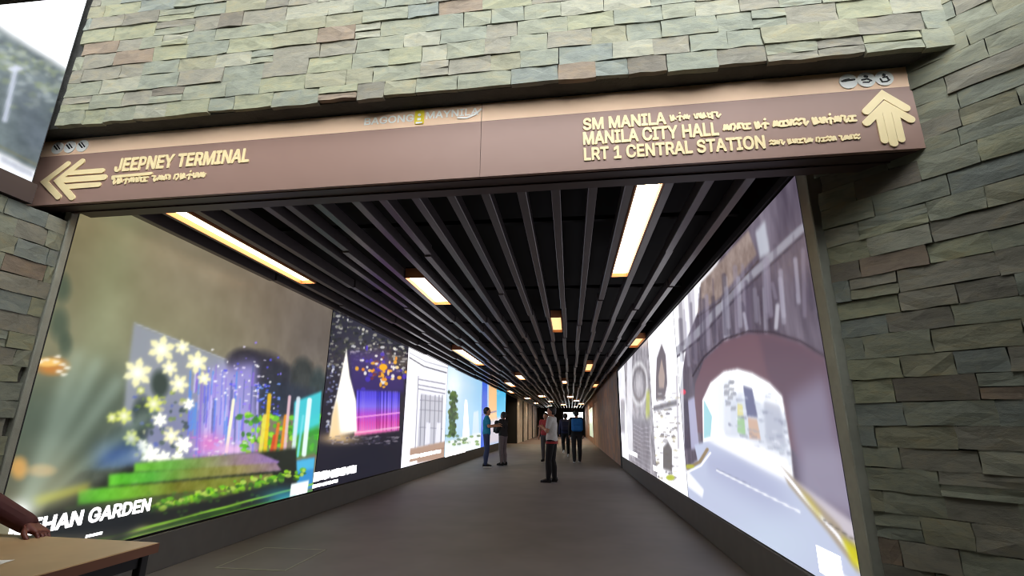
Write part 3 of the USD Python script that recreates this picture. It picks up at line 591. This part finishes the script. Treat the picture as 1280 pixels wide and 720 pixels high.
# ---- far right and upper left
t, p = panel(36.2, 42.5, .4, 2.5, False, 'distant greenish white lit picture deep in the underpass on the right', 12)
p.fill((214, 222, 190)); p.mottle(60, 2, 3); p.build(t)
t, p = panel(1.72, 2.698, 2.895, 4.9, True, 'lit picture of a wooded hill under a white sky on the left entrance wall', 95)
p.fill((250, 252, 255)); p.glow(20, 20, 30, 20, (244, 246, 246), .6)
hill = [(-700, -500), (-60, -10), (0, 36), (40, 62), (82, 88), (110, 110), (110, 260), (-700, 260)]
p.poly(hill, (104, 118, 122), 2); mk = p.mask(hill, 2)
p.mottle(46, 5, 7, mk); p.mottle(30, 14, 9, mk)
r = random.Random(6)
for k in range(260):
    x = r.uniform(-60, 90); y = 45 + x * .55 + abs(r.gauss(0, 30)); p.put(np.clip((1 - ((p.PX - x) / r.uniform(3, 9)) ** 2 - ((p.PY - y) / r.uniform(2, 5)) ** 2) * 1.5, 0, 1) * mk, r.choice([(150, 164, 120), (90, 104, 110), (176, 186, 170), (76, 88, 100), (196, 206, 206)]), .5)
p.poly([(20, 100), (50, 110), (60, 190), (30, 190)], (92, 104, 122), 6, .6)
p.line([(20, 84), (6, 150)], 6.5, (206, 214, 232), .95, 2); p.blob(19, 86, 11, 4, (216, 222, 238), .95)
p.poly([(-60, 164), (0, 190), (48, 215), (48, 250), (-60, 200)], (236, 238, 244), 1.0)
for q in range(9): p.poly([(2 + q * 4.4, 196 + q * 2.2), (4.5 + q * 4.4, 197.2 + q * 2.2), (4.5 + q * 4.4, 203 + q * 2.2), (2 + q * 4.4, 201.8 + q * 2.2)], (150, 160, 184), .6, .6)
p.line([(-60, 158), (0, 183), (48, 207)], 3, (120, 120, 90), .7, 1.5)
p.build(t)
obj('lower_frame', bx(XL - .07, XL + .03, 1.72, 2.705, 2.746, 2.893), M['brown_frame'], t)

# ================================================================== SIGN
sg = thing('direction_sign', 'long brown overhead direction sign with tan top band and gold lettering', 'sign')
def splay(n): # sign X where the splayed wall's stone face stands, at depth n
    # W_O + W_D a + W_N*.03 = S_O + S_EX X + S_N n
    A = np.array([[S_EX[0], -W_D[0]], [S_EX[1], -W_D[1]]]); b = (W_O + W_N * .03 - S_O - S_N * n)[:2]
    return np.linalg.solve(A, b)[0]
XS0 = -4.08
def sign_box(z0, z1, n0, n1, x0=XS0, x1=None):
    nb = min(n1, .16)        # the hidden back corner stays clear of the first lit panel
    q = Polygon([(x0, n0), ((x1 if x1 is not None else splay(n0)), n0), ((x1 if x1 is not None else splay(n1)), n1)] + ([(-3.68, n1), (-3.68, nb), (x0, nb)] if x0 < -3.7 else [(x0, n1)]))
    return place(prism(q, z0, z1), S_O, S_EX, S_N, UP)
SEAM = -.54
obj('body', cat(sign_box(Z_SIGN0, Z_BAND - .001, .0, .24, XS0, SEAM - .002), sign_box(Z_SIGN0, Z_BAND - .001, .0, .24, SEAM + .002)), M['sign_brown'], sg)
obj('top_band', cat(sign_box(Z_BAND, Z_SIGN1, .0, .24, XS0, SEAM - .002), sign_box(Z_BAND, Z_SIGN1, .0, .24, SEAM + .002)), M['sign_tan'], sg)
obj('seam', sign_box(Z_SIGN0, Z_SIGN1 - .002, .004, .02, SEAM - .002, SEAM + .002), M['seam'], sg)
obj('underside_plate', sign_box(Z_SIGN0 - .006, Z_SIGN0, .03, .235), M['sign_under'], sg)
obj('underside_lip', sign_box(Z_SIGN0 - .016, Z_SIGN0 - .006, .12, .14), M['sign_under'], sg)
def on_sign(m, X, z, d=.003): return place(m, front(X, -.0005, z), S_EX, UP, -S_N)
def text(txt, x0, x1, z, h, material, bold=True, name='lettering'):
    m = heavy(txt, h, .006 if bold else .002, 4 if bold else 2); b = m.bounds
    m.apply_translation([-b[0][0], 0, 0]); m.apply_scale([(x1 - x0) / (b[1][0] - b[0][0]), 1, 1])
    obj(name, on_sign(m, x0, z), M[material], sg, label=f'{"gold" if material == "gold" else "pale"} lettering {txt}')
text('SM MANILA', .124, .636, 3.103, .079, 'gold')
text('MANILA CITY HALL', .121, .938, 2.998, .084, 'gold')
text('LRT 1 CENTRAL STATION', .123, 1.19, 2.888, .081, 'gold')
text('JEEPNEY TERMINAL', -3.285, -2.2, 3.057, .1, 'gold')
# native script beside the lettering: little brush strokes
GL = {'a': [[(0, .5), (.2, .8), (.4, .5), (.6, .2), (.8, .5)], [(.8, .5), (1, .9)]], 'ma': [[(0, .8), (.15, .2), (.4, .6), (.5, .8), (.62, .5), (.9, .35)], [(.62, .5), (.5, .25)]],
      'ni': [[(0, .55), (.5, .7), (1, .55)], [(.5, .7), (.45, .15)], [(.5, 1), (.56, 1.05)]], 'la': [[(0, .3), (.2, .75), (.42, .35), (.6, .75), (.8, .3), (1, .6)]],
      'ka': [[(0, .7), (1, .7)], [(0, .25), (1, .25)], [(.5, .7), (.45, .25)]], 'sa': [[(0, .75), (.2, .3), (.5, .3), (.5, .75), (.8, .75), (1, .3)]],
      'ta': [[(0, .8), (.5, .75), (.4, .4), (.6, .2), (1, .5)]], 'ha': [[(0, .4), (.25, .7), (.5, .4), (.75, .7), (1, .4)]], 'ya': [[(0, .75), (.2, .25), (.6, .25), (.8, .8), (.75, .1)], [(.4, .6), (.45, .7)]],
      'wa': [[(0, .3), (.1, .75), (.6, .8), (.8, .5), (.5, .2)]], 'i': [[(0, .7), (.35, .85), (.7, .65), (1, .8)], [(0, .3), (.35, .45), (.7, .25), (1, .4)]], 'ga': [[(0, .3), (.2, .8), (.4, .35)], [(.5, .8), (.9, .75), (1, .3)]]}
def script(seq, x0, x1, z, h):
    words = seq.split(); n = sum(len(w.split('-')) for w in words) + .6 * (len(words) - 1); w = (x1 - x0) / n; x, out = x0, []
    for wd in words:
        for g in wd.split('-'):
            for st in GL[g]: out.append(LineString([(x + w * .06 + a * w * .88, z + b * h) for a, b in st]).buffer(h * .1, quad_segs=3))
            x += w
        x += .6 * w
    obj('script_lettering', on_sign(prism(unary_union(out), 0, .006), 0, 0), M['gold'], sg, label='row of native script characters in gold')
script('ma-ni-la sa-ma-ya-ta', .66, .96, 3.108, .06)
script('la-wa-ga-ka ma-ni la-ka-sa-i-ta ma-sa-ni-la-ta-ka', .965, 1.705, 3.008, .07)
script('i-la-ta ma-sa-ka-ta-la wa-ka-i-sa ta-la-ga-i', 1.215, 1.705, 2.893, .05)
script('ta-ma-ni-la-sa-ka ta-la-ga wa-ma-ni-sa-la', -3.285, -2.52, 2.94, .07)
obj('rule_bar', on_sign(prism(LineString([(-3.28, 3.012), (-2.965, 3.018)]).buffer(.0115), 0, .006), 0, 0), M['gold'], sg)
# arrows: two stacked chevrons and three rounded bars
def arrow(o, ax, length, half, name, lbl):
    u = np.array(ax); v = np.array([-u[1], u[0]])
    f = lambda a, b: tuple(np.array(o) - u * a * length + v * b * half)
    def bar(pts, w, cap='round'): return LineString([f(*q) for q in pts]).buffer(w, cap_style=cap, join_style='mitre')
    w = .023
    pts = [('outer_chevron', bar([(.34, -1), (.04, 0), (.34, 1)], w)), ('inner_chevron', bar([(.56, -1.1), (.25, 0), (.56, 1.1)], w)),
           ('shaft', bar([(.36, -.42), (.92, -.42)], w * .85)), ('shaft', bar([(.3, 0), (.98, 0)], w)), ('shaft', bar([(.36, .42), (.92, .42)], w * .85))]
    a = obj(name, on_sign(prism(unary_union([q for _, q in pts]), 0, .007), 0, 0), M['gold'], sg, label=lbl)
arrow((1.872, 3.2), (0, 1), .345, .105, 'arrow', 'gold arrow pointing up')
arrow((-3.89, 3.014), (-1, 0), .55, .135, 'arrow', 'gold arrow pointing left')
# pictogram discs
def disc(X, z, r, kind):
    d = obj('pictogram_disc', on_sign(prism(Point(0, 0).buffer(r, quad_segs=10), 0, .006), X, z), M['white'], sg, label='white pictogram disc')
    L = lambda pts, w=.11: LineString([(a * r, b * r) for a, b in pts]).buffer(w * r, quad_segs=3)
    s = {0: [L([(-.7, .05), (.65, .15)], .12), L([(-.5, .2), (.1, .3)], .06)], 1: [L([(-.1, .45), (.1, .4)], .16), L([(-.5, .0), (.1, .1), (.5, -.2)], .1), L([(-.4, -.35), (.2, -.4), (.45, -.15)], .08)],
         2: [L([(0, .45), (.05, .4)], .17), L([(-.1, .1), (.3, .15), (.4, -.2)], .1), L([(-.45, -.05), (-.3, -.5), (.2, -.5), (.5, -.3)], .09)], 3: [L([(-.6, .35), (.1, -.3)], .12), L([(-.2, .5), (.5, -.2)], .1)]}[kind]
    obj('pictogram', on_sign(prism(unary_union(s), .006, .0075), X, z), M['black'], sg)
for X, k in ((1.705, 0), (1.803, 1), (1.9, 2)): disc(X, 3.296, .05, k)
for X in (-3.84, -3.73, -3.62): disc(X, 3.296, .05, 3)
text('BAGONG', -1.366, -1.01, 3.275, .052, 'pale', bold=False, name='band_lettering'); text('MAYNILA', -.925, -.56, 3.283, .052, 'pale', bold=False, name='band_lettering')
obj('emblem', on_sign(prism(sbox(-1.003, 3.245, -.937, 3.352).buffer(-.012).buffer(.012), 0, .006), 0, 0), M['yellow'], sg, label='small yellow emblem on the tan band')
obj('emblem_mark', on_sign(prism(unary_union([sbox(-.992, 3.248, -.948, 3.26), Point(-.97, 3.315).buffer(.011), sbox(-.982, 3.272, -.958, 3.29)]), .006, .008), 0, 0), M['white'], sg)
obj('swoosh', on_sign(prism(LineString([(-.7, 3.268), (-.64, 3.262), (-.58, 3.285), (-.545, 3.32)]).buffer(.006), 0, .006), 0, 0), M['pale'], sg)

# ================================================================== FLOOR HATCH, TABLE
h = thing('floor_hatch', 'square hatch with a thin pale outline in the floor by the left plinth', 'floor hatch', loc=(-2.93, 5.04, 0))
obj('cover', bx(-.33, .33, -.37, .37, 0, .0025), M['floor'], h)
obj('rim', cat(bx(-.345, .345, -.39, -.37, 0, .004), bx(-.345, .345, .37, .39, 0, .004), bx(-.345, -.33, -.37, .37, 0, .004), bx(.33, .345, -.37, .37, 0, .004)), M['concrete'], h)
tb = thing('table', 'tan laminate table with dark brown edge in the near left corner', 'table', loc=(-2.455, 1.97, 0), rz=-.05)
obj('top', rbx(-.51, .51, -.37, .37, .722, .75, .004), M['table'], tb)
obj('edge_band', cat(bx(.51, .514, -.37, .37, .708, .747), bx(-.514, -.51, -.37, .37, .708, .747), bx(-.51, .51, .37, .374, .708, .747), bx(-.51, .51, -.374, -.37, .708, .747)), M['table_edge'], tb)
for sx in (-1, 1):
    for sy in (-1, 1): obj('leg', rbx(sx * .47 - .02, sx * .47 + .02, sy * .33 - .02, sy * .33 + .02, 0, .722, .004), M['metal_dark'], tb)
obj('apron', cat(bx(-.45, .45, .322, .338, .655, .722), bx(-.45, .45, -.338, -.322, .655, .722), bx(.462, .478, -.31, .31, .655, .722), bx(-.478, -.462, -.31, .31, .655, .722)), M['metal_dark'], tb)
# ================================================================== PEOPLE
def hull(parts):
    return m3.Manifold.batch_hull([m3.Manifold.sphere(r, 14).translate(list(map(float, p))) for p, r in parts])
def ell(c, r): return m3.Manifold.sphere(1.0, 20).scale(list(map(float, r))).translate(list(map(float, c)))
def union(ms): return m3.Manifold.batch_boolean(ms, m3.OpType.Add)
def soft(m, edge, it=8):
    a = m.refine_to_length(edge).to_mesh(); t = trimesh.Trimesh(a.vert_properties[:, :3], a.tri_verts, process=True)
    trimesh.smoothing.filter_taubin(t, lamb=.5, nu=.52, iterations=it); return t
def hand_parts(wrist, d, up, side, s=1.0, curl=.35):
    """palm and five unequal bent fingers; d points from wrist to fingers, up is the back of the hand, side towards the thumb"""
    w, d, up, side = (np.array(v, float) for v in (wrist, d, up, side)); d /= np.linalg.norm(d); side = side - d * (side @ d); side /= np.linalg.norm(side); up = np.cross(side, d) if np.cross(side, d) @ up > 0 else -np.cross(side, d)
    p = lambda a, b, c: w + s * (d * a + side * b + up * c)
    out = [hull([(p(.0, .014, 0), .022 * s), (p(.0, -.014, 0), .022 * s), (p(.085, .032, 0), .0135 * s), (p(.08, -.034, 0), .0125 * s), (p(.04, .03, -.004), .016 * s), (p(.04, -.03, -.003), .015 * s)])]
    for b, L, r in ((.032, .072, .0092), (.011, .082, .0095), (-.011, .076, .0092), (-.033, .06, .0082)):
        base = .083 - abs(b) * .12; q = [p(base - .01, b, 0)]; ang = 0
        for k, f in enumerate((.46, .3, .24)):
            ang += curl * (1 if k else .7); q.append(q[-1] + s * L * f * (d * math.cos(ang) - up * math.sin(ang)))
        for k in range(3): out.append(hull([(q[k], r * s * (1 - .08 * k)), (q[k + 1], r * s * (1 - .08 * (k + 1)))]))
    q = [p(.018, .026, -.006), p(.05, .058, -.014), p(.076, .068, -.02), p(.098, .07, -.026)]
    for k in range(3): out.append(hull([(q[k], (.0135 - .0014 * k) * s), (q[k + 1], (.0125 - .0014 * k) * s)]))
    return out
SK = {}
def cloth(name, c, rough=.8):
    if name not in SK: SK[name] = mat(name, c, rough, var=.1, vscale=14)
    return SK[name]
def skin(name, c):
    if name not in SK: SK[name] = mat(name, c, .5, var=.05, vscale=20)
    return SK[name]
def person(label, loc, heading, H, col, pose, hair='short', extra=None, group=None, seated=False):
    """figure facing +y before turning; pose: joints of arms and legs (metres at 1.7 m height), x to the figure's right"""
    k = H / 1.7; t = thing('person', label, 'person', group, loc=loc, rz=heading)
    J = {'hipL': (-.09, 0, .90), 'hipR': (.09, 0, .90), 'kneeL': (-.1, .02, .48), 'kneeR': (.1, .02, .48), 'ankL': (-.11, -.02, .085), 'ankR': (.11, -.02, .085),
         'pel': (0, 0, .96), 'waist': (0, .0, 1.08), 'chest': (0, .0, 1.27), 'neck': (0, -.005, 1.43), 'head': (0, .01, 1.575), 'shL': (-.17, -.005, 1.395), 'shR': (.17, -.005, 1.395),
         'elL': (-.23, -.02, 1.12), 'elR': (.23, -.02, 1.12), 'wrL': (-.24, .06, .88), 'wrR': (.24, .06, .88), 'look': 0.0}
    J.update(pose); look = J.pop('look'); A = {n: np.array(v, float) * k for n, v in J.items()}
    def limbs(e, legs=True, arms=True, torso=True, sleeve=1.0, d=0):
        o = []
        if torso:
            W = .0 + e
            for (a, ra, wa), (b, rb, wb) in zip([('pel', .105, .07), ('waist', .092, .055), ('chest', .105, .07)], [('waist', .092, .055), ('chest', .105, .07), ('neck', .06, .09)]):
                o.append(hull([(A[a] + [s * wa * k, 0, 0], (ra + W) * k) for s in (-1, 1)] + [(A[b] + [s * wb * k, 0, 0 if b != 'neck' else -.045 * k], (rb + W) * k) for s in (-1, 1)]))
        if legs:
            for q in 'LR':
                o.append(hull([(A['hip' + q], (.088 + e) * k), (A['knee' + q], (.058 + e) * k)])); o.append(hull([(A['knee' + q], (.056 + e) * k), (A['knee' + q] * .6 + A['ank' + q] * .4 + [0, -.018 * k, 0], (.054 + e) * k), (A['ank' + q], (.036 + e) * k)]))
            o.append(hull([(A['hipL'], (.09 + e) * k), (A['hipR'], (.09 + e) * k), (A['pel'], (.1 + e) * k)]))
        if arms:
            for q in 'LR':
                sh, el, wr = A['sh' + q], A['el' + q], A['wr' + q]
                o.append(hull([(A['neck'] - [0, 0, .05 * k], (.05 + e) * k), (sh, (.056 + e) * k)]))
                if sleeve < .6: o.append(hull([(sh, (.055 + e) * k), (sh + (el - sh) * .62, (.046 + e) * k)]))
                else:
                    o.append(hull([(sh, (.054 + e) * k), (el, (.042 + e) * k)])); o.append(hull([(el, (.041 + e) * k), (el + (wr - el) * (.95 if sleeve >= 1 else .3), (.029 + e) * k)]))
        return o
    hc = A['head']; ca, sa = math.cos(look), math.sin(look); Rh = np.array([[ca, -sa, 0], [sa, ca, 0], [0, 0, 1]])
    hp = lambda x, y, z: hc + Rh @ (np.array([x, y, z]) * k)
    headm = [hull([(hp(0, -.018, .03), .086 * k), (hp(0, .012, .025), .078 * k), (hp(0, .035, -.05), .052 * k), (hp(0, .052, -.082), .03 * k), (hp(0, -.02, -.05), .055 * k)]), hull([(hp(0, .082, .014), .010 * k), (hp(0, .094, -.022), .015 * k)]),
             hull([(hp(-.018, .074, -.052), .012 * k), (hp(.018, .074, -.052), .012 * k)]), hull([(A['neck'] - [0, 0, .03 * k], .056 * k), (hp(0, -.015, -.06), .05 * k)])]
    for s in (-1, 1): headm.append(hull([(hp(s * .082, -.01, .01), .016 * k), (hp(s * .084, -.012, -.02), .012 * k)]))
    hands = []
    for q, sd in (('L', -1), ('R', 1)):
        d = A['wr' + q] - A['el' + q]; d = d / np.linalg.norm(d); side = np.array([0, 1.0, .2]) if abs(d[1]) < .8 else np.array([-sd, 0, .2])
        hands += hand_parts(A['wr' + q], d, np.array([sd, 0, .3]), side, k, .3)
    bodym = union(limbs(0, arms=True) + headm + hands)
    obj('body', soft(bodym, .022 * k, 5), col['skin'], t, smooth=True)
    obj('shirt', soft(union(limbs(.016, legs=False, sleeve=col.get('sleeve', .5))), .03 * k, 6), col['shirt'], t, smooth=True)
    obj('trousers', soft(union(limbs(.015, arms=False, torso=False)), .03 * k, 6), col['trousers'], t, smooth=True)
    cap = ell(hp(0, -.02, .03), (.1 * k, .106 * k, .102 * k)) + ell(hp(0, -.05, -.02), (.084 * k, .07 * k, .075 * k))
    cap = cap - hull([(hp(sx * .3, .09 + y, z), .03 * k) for sx in (-1, 1) for y, z in ((-.085, -.3), (-.085, -.03), (-.01, .055), (.3, .055), (.3, -.3))]) - hull([(hp(sx * .3, y, z), .01 * k) for sx in (-1, 1) for y in (-.4, .4) for z in (-.3, -.085)])
    obj('hair', soft(cap, .02 * k, 4), col['hair'], t, smooth=True)
    for s in (-1, 1): obj('eye', cat(trimesh.creation.icosphere(1, .009 * k).apply_translation(hp(s * .032, .079, .012))), M['black'], t)
    obj('mouth', trimesh.creation.box([.04 * k, .012 * k, .008 * k]).apply_transform(np.block([[Rh, np.zeros((3, 1))], [np.zeros((1, 3)), np.ones((1, 1))]])).apply_translation(hp(0, .083, -.054)), SK.setdefault('lip', mat('lip', lin(120, 64, 58), .5)), t)
    for q in 'LR':
        a = A['ank' + q]; f = np.array(J.get('toe' + q, (0, 1, 0)), float); f /= np.linalg.norm(f); z0 = a[2] - .085 * k
        b = lambda y, x, z, r: (np.array([a[0], a[1], z0]) + f * y * k + np.array([f[1], -f[0], 0]) * x * k + np.array([0, 0, z * k]), r * k)
        up_ = hull([b(-.05, 0, .05, .034), b(-.04, 0, .085, .034), b(.03, 0, .07, .036), b(.11, .012, .042, .03), b(.11, -.012, .042, .03), b(.165, 0, .034, .022)])
        sole = hull([b(-.055, x, z, .008) for x in (-.022, .022) for z in (.008, .02)] + [b(.12, x, z, .008) for x in (-.036, .036) for z in (.008, .02)] + [b(.185, 0, z, .008) for z in (.008, .02)])
        sh = obj('shoe', soft(up_, .02 * k, 4), col['shoe'], t, smooth=True); obj('sole', soft(sole, .03 * k, 1), col['sole'], sh)
    if extra: extra(t, A, k)
    return t
S1, S2 = skin('skin_tan', lin(176, 124, 96)), skin('skin_brown', lin(122, 76, 56))
HAIR = cloth('hair_black', lin(26, 22, 22), .5)
BLK, WH = cloth('cloth_black', lin(13, 12, 15)), cloth('sole_white', lin(222, 222, 222), .6)
def backpack(c, w=.15, back=True):
    def f(t, A, k):
        y = -.2 if back else .2; s = np.sign(y)
        c0 = A['chest'] + np.array([0, y * k, -.06 * k])
        b = rbx(-w * k, w * k, -.09 * k, .09 * k, -.21 * k, .21 * k, .05 * k); b.apply_translation(c0)
        bp = obj('backpack', b, c, t); q = rbx(-w * .75 * k, w * .75 * k, -.03 * k, .03 * k, -.1 * k, .08 * k, .02 * k); q.apply_translation(c0 + np.array([0, s * .11 * k, -.08 * k])); obj('pocket', q, c, bp)
        for sd in (-1, 1):
            st = union([hull([(A['chest'] + np.array([sd * .11 * k, -y * .6 * k, -.1 * k]), .014 * k), (A['neck'] + np.array([sd * .1 * k, -y * .3 * k, .0]), .014 * k)]), hull([(A['neck'] + np.array([sd * .1 * k, -y * .3 * k, 0]), .014 * k), (c0 + np.array([sd * .1 * k, -s * .05 * k, .17 * k]), .014 * k)])])
            obj('strap', soft(st, .03 * k, 1), BLK, bp)
    return f
def belt_red(t, A, k):
    z = float(A['pel'][2])
    b = hull([(A['pel'] + np.array([q * .07 * k, 0, dz * k]), .124 * k) for q in (-1, 1) for dz in (0, -.1)]).trim_by_plane([0, 0, 1], z - .115 * k).trim_by_plane([0, 0, -1], -(z - .06 * k))
    obj('belt', b, SK.setdefault('red', cloth('cloth_red', lin(150, 40, 44))), t)
person('person in a pale grey shirt and black trousers standing in the middle of the underpass', (-.44, 12.1, 0), math.radians(75), 1.72,
       dict(skin=S1, shirt=cloth('cloth_pale_grey', lin(196, 194, 190)), trousers=BLK, hair=HAIR, shoe=cloth('shoe_black', lin(20, 20, 22), .4), sole=BLK, sleeve=.5),
       {'elL': (-.21, .05, 1.12), 'wrL': (-.07, .2, 1.22), 'elR': (.22, .02, 1.12), 'wrR': (.08, .2, 1.16), 'ankL': (-.11, .06, .085), 'kneeL': (-.1, .06, .48), 'look': .2}, extra=belt_red)
person('person in a teal shirt and blue jeans by the end of the left lit panels', (-2.62, 15.8, 0), math.radians(-80), 1.8,
       dict(skin=S1, shirt=cloth('cloth_teal', lin(10, 122, 160)), trousers=cloth('denim', lin(44, 56, 92)), hair=HAIR, shoe=cloth('shoe_black2', lin(20, 20, 24), .4), sole=WH, sleeve=.5),
       {'elL': (-.2, .08, 1.14), 'wrL': (-.1, .32, 1.2), 'elR': (.21, .06, 1.14), 'wrR': (.12, .32, 1.16)})
person('person in dark clothes and grey trousers with a black bag facing the teal shirt', (-2.2, 16.6, 0), math.radians(65), 1.68,
       dict(skin=S2, shirt=cloth('cloth_dark', lin(34, 30, 34)), trousers=cloth('cloth_grey', lin(112, 100, 104)), hair=HAIR, shoe=BLK, sole=BLK, sleeve=1),
       {'elL': (-.2, .1, 1.12), 'wrL': (-.08, .32, 1.22), 'elR': (.2, .1, 1.12), 'wrR': (.08, .32, 1.2)}, extra=backpack(BLK, .15, False))
person('person seen from behind in black with a bright blue backpack walking away', (.22, 18.4, 0), math.radians(6), 1.8,
       dict(skin=S1, shirt=BLK, trousers=cloth('cloth_black2', lin(20, 20, 24)), hair=HAIR, shoe=BLK, sole=WH, sleeve=1),
       {'ankL': (-.1, -.06, .085), 'ankR': (.1, .1, .085)}, extra=backpack(cloth('cloth_blue', lin(24, 104, 176)), .19))
person('person in navy with white shoes walking away between the pale shirt and blue backpack', (-.2, 21.5, 0), math.radians(4), 1.75,
       dict(skin=S1, shirt=cloth('cloth_navy', lin(32, 34, 66)), trousers=BLK, hair=HAIR, shoe=WH, sole=WH, sleeve=1),
       {'ankL': (-.1, -.26, .24), 'kneeL': (-.1, .06, .5), 'ankR': (.1, .12, .085)}, extra=backpack(cloth('cloth_navy2', lin(30, 32, 60)), .2))
person('person in a dark red shirt standing behind the pale shirted person', (-.9, 18.6, 0), math.radians(160), 1.7,
       dict(skin=S1, shirt=SK['red'], trousers=cloth('cloth_grey2', lin(70, 64, 66)), hair=HAIR, shoe=BLK, sole=BLK, sleeve=.5), {})
# the person at the table, whose arm alone reaches into view
person('person at the left end of the tan table, one dark sleeved forearm reaching over it', (-3.28, 2.02, 0), math.radians(-90), 1.66,
       dict(skin=skin('skin_dark', lin(108, 52, 40)), shirt=cloth('cloth_maroon', lin(72, 26, 24)), trousers=BLK, hair=HAIR, shoe=BLK, sole=BLK, sleeve=1),
       {'elL': (-.33, .3, .94), 'wrL': (-.33, .63, .815), 'shL': (-.18, .04, 1.37), 'elR': (.24, .1, 1.06), 'wrR': (.2, .22, .92)})
pp = thing('paper_sheet', 'small white sheet of paper at the left of the tan tabletop', 'paper', loc=(-2.33, 1.86, .7505), rz=.25)
obj('sheet', bx(-.1, .1, -.07, .07, 0, .001), M['paper'], pp)
